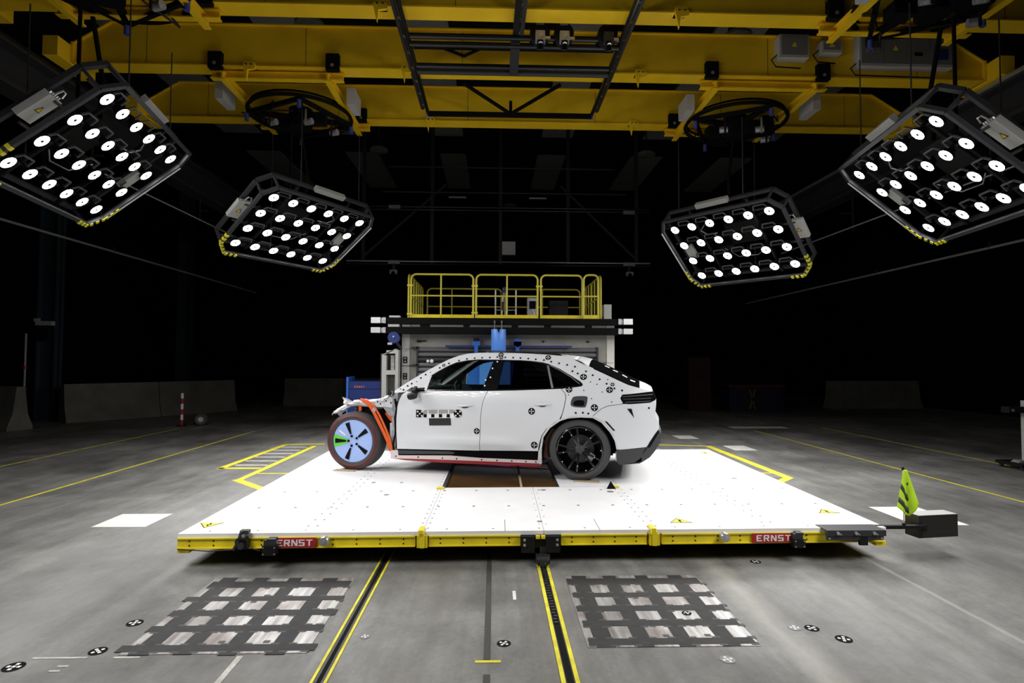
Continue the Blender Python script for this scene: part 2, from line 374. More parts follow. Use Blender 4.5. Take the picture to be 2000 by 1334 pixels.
# steel grid plates
def shared_box(d):
    mb = MB(); mb.box((0, 0, 0), d); o = mb.build('proto', 'stripe', smooth=False); me = o.data; bpy.data.objects.remove(o); return me
def grid_plate(x0, x1, y0, y1, label, ragged):
    t = thing('floor_grid', label, 'floor plate', ((x0+x1)/2, (y0+y1)/2, 0)); o = V(((x0+x1)/2, (y0+y1)/2, 0))
    mb = MB(); mb.span(V((x0, y0, .0003))-o, V((x1, y1, .003))-o); mb.build('steel_plate', 'plate', t, smooth=False)
    w = x1-x0
    for f0, f1 in ((.05, .16), (.285, .385), (.53, .625), (.78, .885)):
        e = .03 if ragged else 0
        mb = MB(); mb.span(V((x0+f0*w, y0-random.uniform(0, e)+.0, .003))-o, V((x0+f1*w, y1+random.uniform(0, e), .0042))-o); mb.build('rubber_strip', 'strip', t, smooth=False)
    h = y1-y0
    for a, b in ((4.65, 4.53), (4.364, 4.287), (4.133, 4.047), (3.902, 3.818), (3.647, 3.567)):
        e = .06 if ragged else .0
        mb = MB(); mb.span(V((x0-random.uniform(-.02, e), y0+(b-3.54)/1.17*h, .003))-o, V((x1+random.uniform(-.02, e), y0+(a-3.54)/1.17*h, .0046))-o); mb.build('rubber_strip', 'strip', t, smooth=False)
    pads = [shared_box((.05, .034, .0014)), shared_box((.04, .03, .0014))]
    cols = (.05, .16, .285, .385, .53, .625, .78, .885, .985); rows = (4.53, 4.364, 4.287, 4.133, 4.047, 3.902, 3.818, 3.647, 3.567)
    for c in cols:
        for rw in rows:
            if random.random() < .8:
                sx = random.choice((-1, 1)); px = x0+c*w+random.uniform(-.02, .02); py = y0+(rw-3.54)/1.17*h
                q = link('corner_pad', pads[0], t); q.location = V((px, py, .0037))-o
    for (ci, ri) in (((.46), 4.45), (.46, 4.2), (.71, 3.75), (.46, 3.75)):
        for dx, dy in ((-.02, .07), (.03, -.07)): q = link('corner_pad', pads[1], t); q.location = V((x0+ci*w+dx, y0+(ri+dy-3.54)/1.17*h, .0037))-o
grid_plate(-2.19, -1.1, 3.52, 4.70, 'square steel floor grid with dark rubber strips left of the left rail', True)
grid_plate(.578, 1.64, 3.545, 4.71, 'square steel floor grid with dark rubber strips right of the right rail', False)
floor_target(1.335, 4.005, .032, 'small ringed target lying on a plate of the right steel grid', .2)
[o for o in S_.objects if o.get('label', '').startswith('small ringed')][0].location.z = .0047

# ------------------------------------------------------------------ test platform
T = .28
FL, FR, BL, BR = V((-2.63, 4.965, 0)), V((3.47, 5.06, 0)), V((-2.645, 9.43, 0)), V((3.57, 9.60, 0))
PO = V((.43, 7.25, 0))
def PW(X, Y, z=0):
    a = (X+2.63)/6.1; b = (Y-5)/4.47
    p = FL*(1-a)*(1-b)+FR*a*(1-b)+BL*(1-a)*b+BR*a*b
    return V((p.x, p.y, z))-PO
plat = thing('test_platform', 'large white rectangular platform edged in yellow beams under the car', 'platform', PO)
def pbox(mb, x0, y0, z0, x1, y1, z1):
    c = [PW(x, y, z) for z in (z0, z1) for (x, y) in ((x0, y0), (x1, y0), (x1, y1), (x0, y1))]
    vs = [mb.bm.verts.new(p) for p in c]
    for q in ((3, 2, 1, 0), (4, 5, 6, 7), (0, 1, 5, 4), (1, 2, 6, 5), (2, 3, 7, 6), (3, 0, 4, 7)): mb.bm.faces.new([vs[i] for i in q])
def ppart(name, m, *boxes):
    mb = MB()
    for b in boxes: pbox(mb, *b)
    return mb.build(name, m, plat, smooth=False)
g = .004
for x0, y0, x1, y1 in ((-2.63, 5, -.6, 9.47), (-.6+g, 5, .435, 6.70), (.435+g, 5, 1.4, 6.70), (-.6+g, 8.35, .435, 9.47), (.435+g, 8.35, 1.4, 9.47), (.75, 6.70+.02, 1.4, 8.35-g), (1.4+g, 5, 3.47, 9.47)):
    ppart('deck_panel', 'deck', (x0, y0, T-.035, x1, y1, T))
ppart('deck_core', 'matte', (-2.55, 5.12, .17, -.62, 9.4, T-.036), (-.6, 5.12, .17, 1.4, 6.68, T-.036), (-.6, 8.37, .17, 1.4, 9.4, T-.036), (.77, 6.68, .17, 1.4, 8.37, T-.036), (1.42, 5.12, .17, 3.4, 9.4, T-.036))
ppart('support_pad', 'matte', *[(x-.15, y-.25, .0, x+.15, y+.25, .169) for x in (-2.0, .42, 2.8) for y in (6.2, 8.9)])
# camera pit: walls, floor, glass
ppart('pit_wall', 'copper', (-.6, 6.72, .02, -.585, 8.35, T-.04), (.735, 6.72, .02, .75, 8.35, T-.04), (-.6, 8.33, .02, .75, 8.35, T-.04), (-.6, 6.72, .01, .75, 8.35, .02), (-.6, 6.70, .02, .75, 6.715, T-.04))
ppart('pit_frame', 'dark', (-.6, 6.705, T-.03, .75, 6.72, T-.002), (-.6, 6.72, T-.03, -.56, 8.35, T-.002), (.735, 6.72, T-.03, .75, 8.35, T-.002))
ppart('pit_divider', 'wood', (.30, 6.72, T-.04, .325, 8.34, T-.012))
pg = MB(); pbox(pg, -.56, 6.725, T-.022, .734, 8.34, T-.018); pg.build('pit_glass', mat('pit_pane', (.10, .052, .016), .06, noise=.5, nscale=2.5), plat, smooth=False)
# yellow edge beams
def shared(fn, m):
    mb = MB(); fn(mb); o = mb.build('proto', m); me = o.data; bpy.data.objects.remove(o); return me
def place(name, me, p, par): o = link(name, me, par); o.location = p; return o
bolt_me = shared(lambda mb: mb.cyl((0, 0, 0), (0, -.004, 0), .0065, 8), 'matte')
def beam(x0, x1, y0=4.985, flange=True):
    t = ppart('edge_beam', 'yellow_p', (x0, y0+.012, .158, x1, y0+.09, .244), (x0, y0, .236, x1, y0+.1, .246), (x0, y0, .156, x1, y0+.1, .164))
    n = max(2, int((x1-x0)/.185))
    for k in range(n):
        x = x0+(x1-x0)*(k+.5)/n
        for z in (.183, .220): place('bolt', bolt_me, PW(x, y0+.0125, z), t)
beam(-2.63, -.66); beam(-.545, .235); beam(.585, 1.33); beam(1.46, 3.44)
for x in (-2.63, 3.375): ppart('corner_foot', 'yellow_p', (x, 5.0, .12, x+.095, 5.16, .158), (x+.01, 5.02, .115, x+.05, 5.1, .122))
for x in (-.6, 1.395):
    ppart('joint_bracket', 'yellow_p', (x-.045, 4.975, .15, x-.012, 5.06, .25), (x+.012, 4.975, .15, x+.045, 5.06, .25), (x-.03, 4.965, .245, x+.01, 5.1, .298), (x-.02, 4.965, .15, x+.02, 4.99, .27))
ppart('side_beam', 'yellow_p', (-2.628, 5.1, .16, -2.6, 9.46, .243)); ppart('side_beam', 'yellow_p', (3.44, 5.1, .16, 3.468, 9.46, .243))
ppart('rear_beam', 'yellow_p', (-2.6, 9.44, .16, 3.44, 9.468, .243))
for x, y in ((-.61, 6.63), (1.385, 6.63)): ppart('edge_tab', 'line_y', (x-.04, y-.02, T, x+.04, y+.075, T+.012))
# red name signs with block letters
def plate_sign(x0, x1):
    s = ppart('name_sign', 'signred', (x0, 4.978, .163, x1, 4.99, .243))
    mb = MB(); p = PW(x0+.035, 4.978, .177); ux = (PW(x1, 4.978)-PW(x0, 4.978)).normalized()
    letters(mb, 'ERNST', p, ux, (0, 0, 1), (0, -1, 0), .052, adv=(x1-x0-.055)/(.052*1.5*5), th=.003, wx=1.5)
    mb.build('lettering', 'signwhite', s, smooth=False)
plate_sign(-1.845, -1.485); plate_sign(2.255, 2.63)
for x in (-1.41, 2.0):
    mb = MB(); p = PW(x, 4.985, .222)
    mb.lathe([(.0, -.012), (.012, -.012), (.012, 0), (.034, 0), (.040, .006), (.040, .05), (.02, .055)], p-V((0, .055, 0)), (0, 1, 0), 28); mb.build('guide_roller', 'silver', plat)
def jbox(x, w, z0, z1):
    b = ppart('junction_box', 'black', (x-w/2, 4.915, z0, x+w/2, 4.972, z1))
    mb = MB()
    for sx in (-1, 1):
        for z in (z0+.012, z1-.012): q = PW(x+sx*(w/2-.012), 4.915, z); mb.cyl(q, q-V((0, .004, 0)), .006, 8)
    mb.build('screw', 'silver', b)
    ppart('bracket', 'dark', (x-w*.42, 4.93, z1, x+w*.35, 4.985, z1+.045), (x-w*.2, 4.93, z1+.04, x+w*.4, 4.99, z1+.055))
jbox(-1.85, .115, .118, .195); jbox(2.645, .10, .135, .205)
# floodlight clamped to the front edge
fl = ppart('edge_lamp', 'black', (-2.13, 4.925, .17, -2.03, 4.985, .245), (-2.115, 4.915, .245, -2.045, 4.99, .262))
mb = MB(); q = PW(-2.08, 4.925, .20); mb.cyl(q, q-V((0, .012, 0)), .028, 20); mb.tube([PW(-2.14, 4.92, .165), PW(-2.10, 4.925, .24), PW(-2.09, 4.94, .30), PW(-2.06, 5.0, .305)], .012, 8); mb.box(PW(-2.07, 4.98, .30), (.07, .05, .028)); mb.build('lamp_clamp', 'dark', fl)
mb = MB(); mb.box(PW(-2.08, 4.95, .272), (.035, .03, .03)); mb.build('lamp_window', 'silver', fl, smooth=False)
mb = MB(); mb.tube([PW(-2.62, 4.98, .16), PW(-2.35, 4.955, .148), PW(-2.1, 4.94, .165), PW(-2.0, 4.94, .172), PW(-1.93, 4.94, .15)], .005, 6); mb.build('cable', 'black', fl)
# guide carriage over the right rail
gb = ppart('guide_bracket', 'black', (.24, 4.955, .105, .355, 4.985, .242), (.45, 4.955, .105, .575, 4.985, .242), (.24, 4.985, .14, .575, 5.06, .24))
mb = MB()
for x in (.268, .548):
    for z in (.215, .172): q = PW(x, 4.955, z); mb.cyl(q, q-V((0, .006, 0)), .012, 12)
mb.build('bolt', 'silver', gb)
ppart('guide_tab', 'yellow_p', (.365, 4.955, .222, .40, 4.985, .246), (.41, 4.955, .222, .445, 4.985, .246))
mb = MB(); mb.box(PW(.425, 4.99, .062), (.12, .09, .06)); mb.box(PW(.425, 4.93, .04), (.06, .1, .05)); mb.cyl(PW(.37, 4.94, .05), PW(.48, 4.94, .05), .035, 14)
mb.bar(PW(.425, 5.0, .06), PW(.425, 5.0, .15), .05, .05); mb.tube([PW(.40, 4.9, .06), PW(.44, 4.88, .035), PW(.47, 4.9, .075)], .007, 6); mb.build('guide_roller', 'dark', gb)
# warning triangles lying on the deck
def tri(x, y, a, s=.12):
    cs = [V((x+s*math.cos(a+k*2*PI/3), y+s*.85*math.sin(a+k*2*PI/3), 0)) for k in range(3)]
    c0 = sum(cs, V())/3
    def tr(sc, z0, z1, m, par, name):
        mb = MB(); mb.prism([tuple((c0+(c-c0)*sc)[:2]) for c in cs], lambda px, py, d: PW(px, py, z0+d), z1-z0); return mb.build(name, m, par, smooth=False)
    w = tr(1, T+.0002, T+.0015, 'matte', plat, 'warning_triangle'); tr(.88, T+.0012, T+.002, 'line_y', w, 'yellow_field')
    mb = MB(); up = V((math.cos(a), math.sin(a), 0)); sd = V((-up.y, up.x, 0))
    q = c0; pts = [q+up*s*.42+sd*s*.05, q+up*s*.05-sd*s*.1, q+up*s*.05+sd*s*.08, q-up*s*.32-sd*s*.02]
    for i in range(3): mb.bar(PW(pts[i].x, pts[i].y, T+.0022), PW(pts[i+1].x, pts[i+1].y, T+.0022), .014, .0012)
    mb.build('lightning_mark', 'matte', w, smooth=False)
tri(-2.5, 5.27, -PI/2); tri(1.70, 5.25, PI/2); tri(3.24, 5.53, PI/2); tri(3.3, 9.1, PI/2)
# a small dark wedge stands on the deck near the rear wheel
mb = MB(); mb.prism([(0, 0), (.10, 0), (.045, .085)], lambda x, y, d: V((1.30+x, 6.62+d, T+.012*0+y)), .03)
tag(mb.build('wheel_wedge', 'matte', smooth=False), 'small black triangular marker on the deck in front of the rear wheel', 'marker')
# screws in the deck seams
mb = MB()
def scr(x, y, rr=.016): q = PW(x, y, T); mb.cyl(q-V((0, 0, .001)), q+V((0, 0, .0009)), rr, 6)
for x in [-2.3+.35*k for k in range(17)]:
    for y in (5.85, 6.55): scr(x, y)
for y in [5.1+.16*k for k in range(27)]:
    for sx in (-.63, -.565, 1.365, 1.435):
        if y < 6.6 or sx > 1.4 or sx < -.6: scr(sx, y, .010)
for y in [5.2+.2*k for k in range(21)]: scr(-1.62, y, .012); scr(-1.54, y, .012); scr(2.44, y, .012); scr(2.52, y, .012)
for y in [5.2+.24*k for k in range(6)]: scr(.41, y, .007); scr(.47, y, .007)
for x in [-2.4+.4*k for k in range(15)]: scr(x, 5.07, .01)
tag(mb.build('deck_screw', 'trim_grey', plat), None, None, kind='stuff')
for x, y, rr in ((2.97, 7.12, .035), (-1.43, 7.01, .025), (-1.16, 6.37, .03), (1.29, 6.45, .04), (.55, 6.55, .03), (.42, 5.28, .025), (-1.1, 7.0, .02)):
    mb = MB(); q = PW(x, y, T); mb.cyl(q+V((0, 0, -.0005)), q+V((0, 0, .0015)), rr, 18); mb.build('deck_target', 'grey_d', plat)
for x0 in (.10, .92): ppart('deck_groove', 'grey_d', (x0, 5.0, T-.001, x0+.006, 5.35, T+.0004))

# ------------------------------------------------------------------ outrigger box and flag at the right front corner
ob = thing('outrigger_box', 'matte black box on a black arm beyond the platform right corner', 'box', (3.6, 5.1, .25))
oo = V((3.6, 5.1, .25))
def opart(name, m, fn): mb = MB(); fn(mb); bmesh.ops.translate(mb.bm, verts=mb.bm.verts, vec=-oo); return mb.build(name, m, ob)
def f1(mb):
    R_ = Matrix.Rotation(math.radians(8), 3, 'Z')
    mb.box((4.025, 5.25, .255), (.41, .15, .20), R_)
opart('box_body', 'boxblack', f1)
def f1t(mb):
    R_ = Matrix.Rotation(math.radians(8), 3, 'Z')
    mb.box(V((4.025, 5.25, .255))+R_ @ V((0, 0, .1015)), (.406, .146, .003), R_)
opart('box_top_sheen', 'grey', f1t)  # grey plate paints the overhead light reflected off the black box top
opart('arm', 'black', lambda mb: (mb.span((2.9, 5.10, .252), (3.86, 5.14, .282)), mb.span((3.82, 5.11, .225), (3.88, 5.24, .285))))
br = opart('mounting_bracket', 'dark', lambda mb: (mb.span((2.88, 4.955, .235), (3.40, 4.99, .275)), mb.span((2.88, 4.96, .2), (3.38, 4.98, .238)), mb.span((2.88, 4.955, .275), (3.4, 5.14, .285))))
opart('mounting_bracket', 'black', lambda mb: (mb.span((3.17, 4.958, .155), (3.24, 4.985, .24)),))
for x in (2.97, 3.13, 3.29): opart('clamp', 'silver', lambda mb: (mb.cyl((x, 4.955, .262), (x, 4.94, .262), .014, 12), mb.bar((x, 4.95, .265), (x+.03, 4.945, .25), .01, .01)))
for x in (2.9, 3.36): opart('screw', 'silver', lambda mb: mb.cyl((x, 4.96, .215), (x, 4.952, .215), .008, 8))
fg = thing('safety_flag', 'hi-vis yellow flag with dark stripes standing on the black arm', 'flag', (3.675, 5.12, .2825))
mb = MB(); mb.cyl((0, 0, 0), (0, 0, .49), .0055, 8); mb.build('pole', 'silver', fg)
mb = MB(); mb.cyl((0, 0, .485), (0, 0, .515), .011, 8); mb.cyl((0, 0, 0), (0, 0, .018), .014, 10); mb.build('pole_cap', 'black', fg)
def flagpt(a, b):   # a 0..1 across cloth, b 0..1 down
    top = V((-.002+.032*a, -.008, .492-.03*a)); z = .495-.40*b-.0*a
    wl = -.004-.072*b; wr = .03+.11*b
    x = wl+(wr-wl)*a
    zz = .492-(.325+.095*math.sin(PI*min(1, a*1.15)*.62+.0))*b if a < .6 else .492-(.415-.28*(a-.6))*b
    y = -.010-.022*b*math.sin(a*9.5)-.012*b*math.sin(a*4+1)
    return V((x, y, zz))
rows = [[flagpt(i/24, j/30) for i in range(25)] for j in range(31)]
mb = MB(); mb.grid(rows); cl = mb.build('cloth', 'hivis', fg, fix=False)
sm_ = cl.modifiers.new('thickness', 'SOLIDIFY'); sm_.thickness = .002
def stripe(b0, slope, w):
    mb = MB(); mb.grid([[flagpt(i/20*.60, min(1, b0+slope*(i/20*.60)+w*j))+V((0, -.0025, 0)) for i in range(21)] for j in range(3)]); s = mb.build('stripe', 'stripe', cl, fix=False)
    q = s.modifiers.new('thickness', 'SOLIDIFY'); q.thickness = .001
stripe(.36, .30, .07); stripe(.72, .14, .07)
mb = MB(); mb.grid([[flagpt(.58+i*.03, .28+j*.02)+V((0, -.003, 0)) for i in range(5)] for j in range(4)]); mb.build('tab', 'stripe', cl, fix=False)
mb = MB(); mb.grid([[flagpt(.5+i*.03, .60+j*.02)+V((0, -.003, 0)) for i in range(5)] for j in range(4)]); mb.build('tab', 'stripe', cl, fix=False)

# ------------------------------------------------------------------ the car (local x runs to the tail, y away from the camera, z up)
CA = math.radians(13.9); CO = V((1.285, 7.962, .28))
cm = Matrix(((math.cos(CA), math.sin(CA), 0, CO.x), (-math.sin(CA), math.cos(CA), 0, CO.y), (0, 0, 1, CO.z), (0, 0, 0, 1)))
car = thing('test_car', 'white crash-tested car on the platform, front body stripped to the frame, black target stickers', 'car', mtx=cm)
def S(x, z):   # half width of the body side
    q = .045*math.log1p(math.exp((z-1.03)/.045)) if z < 2 else 0
    w = .925+.02*math.sin(PI*min(1, max(0, (z-.2)/.9)))-.42*q-.30*max(0, z-1.05)**2
    w += .03*math.exp(-(x/.44)**2)*math.exp(-((z-.74)/.28)**2)
    # lower door crease
    if -2.35 < x < -.6:
        k = min(1, max(0, (x+2.35)/.45))*min(1, max(0, (-.62-x)/.25)); top = .50
        t = (top-z)/.07
        w += .024*k*(max(0, min(1, t))-max(0, min(1, (z-.415)/-.06+0)) if z < .9 else 0)
        w -= .010*k*math.exp(-((z-.60)/.09)**2)
    t = max(0, (x-.35)/.6); w -= .16*t*t
    t = max(0, (-2.4-x)/1.2); w -= .10*t*t
    return w
def inside(p, poly):
    x, y = p; c = False; n = len(poly)
    for i in range(n):
        x1, y1 = poly[i]; x2, y2 = poly[i-1]
        if (y1 > y) != (y2 > y) and x < (x2-x1)*(y-y1)/(y2-y1)+x1: c = not c
    return c
def dense(poly, st=.05):
    out = []
    for i in range(len(poly)):
        a, b = V(poly[i]), V(poly[(i+1) % len(poly)]); n = max(1, int((b-a).length/st))
        for k in range(n): out.append(tuple(a+(b-a)*k/n))
    return out
def dist_edge(p, poly):
    p = V(p); best = 9
    for i in range(len(poly)):
        a, b = V(poly[i]), V(poly[(i+1) % len(poly)]); d = b-a; L = d.length_squared
        t = 0 if L == 0 else max(0, min(1, (p-a).dot(d)/L)); best = min(best, (p-a-d*t).length)
    return best
def tri2d(poly, holes=(), step=.05):
    loops = [dense(poly, step)]+[dense(h, step) for h in holes]
    vs, es = [], []
    for lp in loops:
        b = len(vs); vs += [V(p) for p in lp]; es += [(b+i, b+(i+1) % len(lp)) for i in range(len(lp))]
    xs = [p[0] for p in poly]; zs = [p[1] for p in poly]
    i = 0; x = min(xs)+step*.5
    while x < max(xs):
        z = min(zs)+step*(.5 if i % 2 else .25)
        while z < max(zs):
            p = (x, z)
            if inside(p, poly) and not any(inside(p, h) for h in holes) and min(dist_edge(p, l) for l in [poly]+list(holes)) > step*.35: vs.append(V(p))
            z += step
        x += step*.9; i += 1
    v2, e2, f2_, _, _, _ = geometry.delaunay_2d_cdt(vs, es, [], 0, 1e-6)
    fs = []
    for fc in f2_:
        c = sum((v2[k] for k in fc), V((0, 0)))/len(fc)
        if inside(c, poly) and not any(inside(c, h) for h in holes): fs.append(tuple(fc))
    return [tuple(v) for v in v2], fs
def side_pt(x, z, off, sd): return V((x, sd*(S(x, z)+off), z))
def panel(name, m, poly, holes=(), off=0., th=.012, sides=(-1, 1), parent=None, step=.05, surf=None):
    vs, fs = tri2d(poly, holes, step); out = []
    for sd in sides:
        bm = bmesh.new(); pt = surf or side_pt
        A = [bm.verts.new(pt(x, z, off, sd)) for x, z in vs]; B = [bm.verts.new(pt(x, z, off-th, sd)) for x, z in vs]
        cnt = {}
        for q in fs:
            for i in range(len(q)):
                e = (q[i], q[(i+1) % len(q)]); cnt[tuple(sorted(e))] = cnt.get(tuple(sorted(e)), [])+[e]
        for q in fs:
            try: bm.faces.new([A[i] for i in q]); bm.faces.new([B[i] for i in reversed(q)])
            except ValueError: pass
        for k, e in cnt.items():
            if len(e) == 1:
                i, j = e[0]
                w = [bm.verts.new(v.co) for v in (A[j], A[i], B[i], B[j])]; bm.faces.new(w)
        for v in list(bm.verts):
            if not v.link_faces: bm.verts.remove(v)
        # orient outward
        if sum((fc.normal.y*fc.calc_area() for fc in list(bm.faces)[:1]), 0) == 0: bm.normal_update()
        bm.faces.ensure_lookup_table(); bm.normal_update()
        if bm.faces[0].normal.y*sd < 0: bmesh.ops.reverse_faces(bm, faces=bm.faces)
        me = bpy.data.meshes.new(name); bm.to_mesh(me); bm.free()
        me.polygons.foreach_set('use_smooth', [True]*len(me.polygons)); me.set_sharp_from_angle(angle=math.radians(40))
        me.materials.append(M[m]); out.append(link(name, me, parent or car))
    return out
def smooth_poly(p, it=2, closed=True):   # Chaikin
    for _ in range(it):
        q = []; n = len(p)
        for i in range(n if closed else n-1):
            a, b = V(p[i]), V(p[(i+1) % n]); q += [tuple(a*.75+b*.25), tuple(a*.25+b*.75)]
        if not closed: q = [p[0]]+q+[p[-1]]
        p = q
    return p

roofl = [(-2.443, 1.056), (-2.305, 1.155), (-2.166, 1.245), (-2.028, 1.331), (-1.89, 1.411), (-1.76, 1.480), (-1.64, 1.525), (-1.529, 1.551), (-1.375, 1.563), (-1.145, 1.565), (-.95, 1.561), (-.70, 1.553), (-.45, 1.538), (-.22, 1.517), (-.11, 1.500), (-.095, 1.470), (.063, 1.394), (.25, 1.313), (.43, 1.231), (.567, 1.170), (.62, 1.155), (.72, 1.128), (.80, 1.108), (.858, 1.094)]
belt = [(-2.29, 1.043), (-2.005, 1.058), (-1.6, 1.066), (-1.18, 1.074), (-.828, 1.085), (-.471, 1.102), (-.245, 1.114), (-.051, 1.138)]
arch = [(-.484, .183), (-.478, .381), (-.455, .518), (-.377, .632), (-.248, .725), (-.146, .760), (.005, .775), (.147, .772), (.254, .717), (.353, .603), (.409, .504), (.429, .405)]
wintop = [(-2.292, 1.051), (-2.15, 1.147), (-2.008, 1.240), (-1.87, 1.328), (-1.767, 1.388), (-1.659, 1.435), (-1.51, 1.464), (-1.358, 1.475), (-1.101, 1.473), (-.8, 1.468), (-.65, 1.458), (-.502, 1.440), (-.426, 1.420), (-.277, 1.358), (-.129, 1.275), (-.013, 1.207), (.018, 1.178), (.018, 1.158), (.0, 1.146), (-.051, 1.138)]
# body side frame: A pillar, roof rail, C pillar and rear quarter in one pressing
rdr = [(-.245, 1.114), (-.193, 1.055), (-.183, 1.008), (-.201, .899), (-.223, .813), (-.248, .737)]
quarter = roofl+[(.60, 1.064), (.499, 1.056), (.474, 1.012), (.505, .955), (.48, .944), (.33, .922), (.261, .893), (.206, .850), (.140, .790), (.147, .772), (.005, .775), (-.146, .760), (-.244, .728)]+[(x+.006, z) for x, z in rdr[::-1]]+[(-.051, 1.138)]+wintop[::-1][1:]+[(-2.30, 1.043), (-2.44, 1.03)]
panel('body_side', 'white', quarter)
# rear bumper corner
bump = [(.505, .944), (.60, .942), (.826, .958), (.887, .988), (.895, 1.0), (.894, .923), (.880, .80), (.907, .757), (.927, .722), (.927, .640), (.873, .57), (.815, .48), (.791, .43), (.474, .397), (.432, .401), (.413, .504), (.357, .603), (.257, .717), (.150, .775), (.146, .787), (.210, .846), (.264, .888), (.333, .916), (.48, .938)]
panel('rear_bumper', 'white', bump, th=.02)
panel('reflector_slot', 'matte', [(.556, .888), (.608, .888), (.638, .78)], off=.004, th=.004)
panel('reflector_slot', 'matte', [(.291, .735), (.318, .733), (.414, .628), (.396, .622)], off=.004, th=.004)
panel('diffuser_side', 'trim_grey', [(.429, .397), (.474, .393), (.787, .424), (.812, .47), (.75, .38), (.72, .30), (.64, .245), (.47, .215), (.43, .25)], off=.004, th=.03)
panel('arch_trim', 'white_raw', arch+[(x*1.0, z) for x, z in [(.434, .397), (.45, .41), (.425, .52), (.37, .622), (.268, .735), (.15, .795), (.0, .795), (-.15, .78), (-.262, .742), (-.395, .648), (-.475, .53), (-.502, .385), (-.518, .345), (-.515, .19)]], off=.006, th=.012)
# doors
fdoor = [(-2.288, 1.043), (-2.33, 1.012), (-2.363, .941), (-2.387, .85), (-2.396, .679), (-2.396, .545), (-2.387, .306), (-1.275, .322), (-1.270, .534), (-1.267, .708), (-1.255, .839), (-1.244, .919), (-1.216, .997), (-1.184, 1.074), (-1.6, 1.066), (-2.005, 1.058)]
panel('front_door', 'white', fdoor, th=.02)
rdoor = [(-1.176, 1.074), (-1.209, .997), (-1.237, .919), (-1.248, .839), (-1.260, .708), (-1.263, .534), (-1.268, .325), (-.527, .345), (-.522, .379), (-.508, .45), (-.483, .535), (-.42, .625), (-.334, .695), (-.258, .745)]+[(x-.003, z) for x, z in rdr[::-1]][1:]+[(-.471, 1.102), (-.828, 1.085)]
panel('rear_door', 'white', rdoor, th=.02)
panel('sill_trim', 'film', [(-2.382, .298), (-1.271, .317), (-.531, .335), (-.531, .23), (-1.278, .232), (-1.662, .246), (-2.374, .222)], off=-.012, th=.02)
panel('sill_trim', 'trim_grey', [(-2.376, .288), (-1.69, .298), (-1.60, .285), (-1.63, .262), (-2.37, .236)], off=-.004, th=.006)
panel('sill', 'pink', [(-2.479, .28), (-2.380, .284), (-2.376, .219), (-1.662, .243), (-1.278, .228), (-.532, .227), (-.521, .345), (-.489, .345), (-.484, .19), (-1.935, .186), (-2.48, .176)], off=-.006, th=.05)
panel('sill_flange', 'red', [(-2.47, .174), (-1.9, .184), (-.49, .187), (-.50, .155), (-1.26, .146), (-1.81, .147), (-2.292, .158)], off=-.02, th=.06)
# inner shell in body grey behind seams and around the openings
shell = [(-2.40, 1.05), (-2.2, 1.17), (-2.0, 1.30), (-1.80, 1.43), (-1.62, 1.50), (-1.3, 1.53), (-.7, 1.52), (-.3, 1.48), (.05, 1.36), (.5, 1.17), (.75, 1.08), (.82, .98), (.82, .5), (.5, .42), (.44, .42), (.42, .5), (.36, .61), (.26, .725), (.15, .785), (-.15, .77), (-.25, .735), (-.39, .64), (-.465, .525), (-.49, .385), (-.49, .2), (-2.4, .2), (-2.40, .6)]
winf = [(-2.10, 1.08), (-1.97, 1.245), (-1.868, 1.310), (-1.765, 1.374), (-1.658, 1.420), (-1.508, 1.448), (-1.356, 1.458), (-1.160, 1.459), (-1.255, 1.085)]
winr = [(-1.022, 1.459), (-.799, 1.453), (-.649, 1.440), (-.537, 1.425), (-.46, 1.404), (-.378, 1.119), (-1.062, 1.095)]
winq = [(-.414, 1.395), (-.275, 1.332), (-.128, 1.250), (-.028, 1.175), (-.024, 1.160), (-.338, 1.132)]
panel('inner_shell', 'dark', shell, [winf, winr, winq], off=-.028, th=.02, step=.08)
# window surrounds and pillar covers
frame_o = [(x, z) for x, z in wintop]+[(-.051, 1.134), (-.245, 1.110), (-.471, 1.098), (-.828, 1.081), (-1.18, 1.070), (-1.6, 1.062), (-2.005, 1.054), (-2.285, 1.041)]
panel('window_surround', 'gloss', frame_o, [winf, winr, winq], off=-.010, th=.014)
panel('pillar_cover', 'gloss', [(-1.155, 1.468), (-1.030, 1.468), (-1.064, 1.084), (-1.252, 1.082)], off=-.004, th=.006)
panel('window_bar', 'silver', [(-.450, 1.404), (-.424, 1.398), (-.343, 1.123), (-.367, 1.119)], off=-.004, th=.006)
panel('window_trim', 'silver', [(-.41, 1.408), (-.275, 1.346), (-.127, 1.263), (-.02, 1.178), (-.026, 1.174), (-.132, 1.254), (-.279, 1.338), (-.414, 1.4)], off=-.004, th=.005)
panel('front_window', 'clear', winf, off=-.03, th=.004, step=.1)
panel('rear_window', 'tint', winr, off=-.03, th=.004, step=.1)
panel('quarter_window', 'tint', winq, off=-.03, th=.004, step=.1)
# mirror foot and camera mirror stub
panel('mirror_sail', 'white', [(-2.205, 1.112), (-2.05, 1.224), (-1.962, 1.262), (-1.995, 1.112), (-2.0, 1.035), (-2.02, 1.045), (-2.028, 1.105), (-2.183, 1.099)], off=.006, th=.02)
for sd in (-1, 1):
    mb = MB(); mb.bar((-2.18, sd*.93, 1.085), (-2.03, sd*.95, 1.085), .06, .022); mb.bar((-2.13, sd*.93, 1.08), (-2.13, sd*1.03, 1.03), .10, .04, up=(1, 0, 0))
    mi = mb.build('mirror_arm', 'black', car)
    mb = MB(); mb.lathe([(0, -.06), (.028, -.058), (.046, -.045), (.05, 0), (.046, .045), (.02, .062), (0, .064)], (-2.148, sd*1.02, 1.005), (.93, 0, .25), 20); mb.build('mirror_head', 'black', mi)
    mb = MB(); mb.lathe([(0, 0), (.036, 0), (.036, .004), (0, .004)], (-2.205, sd*1.02, .99), (.93, 0, .25), 18); mb.build('mirror_glass', 'black', mi)
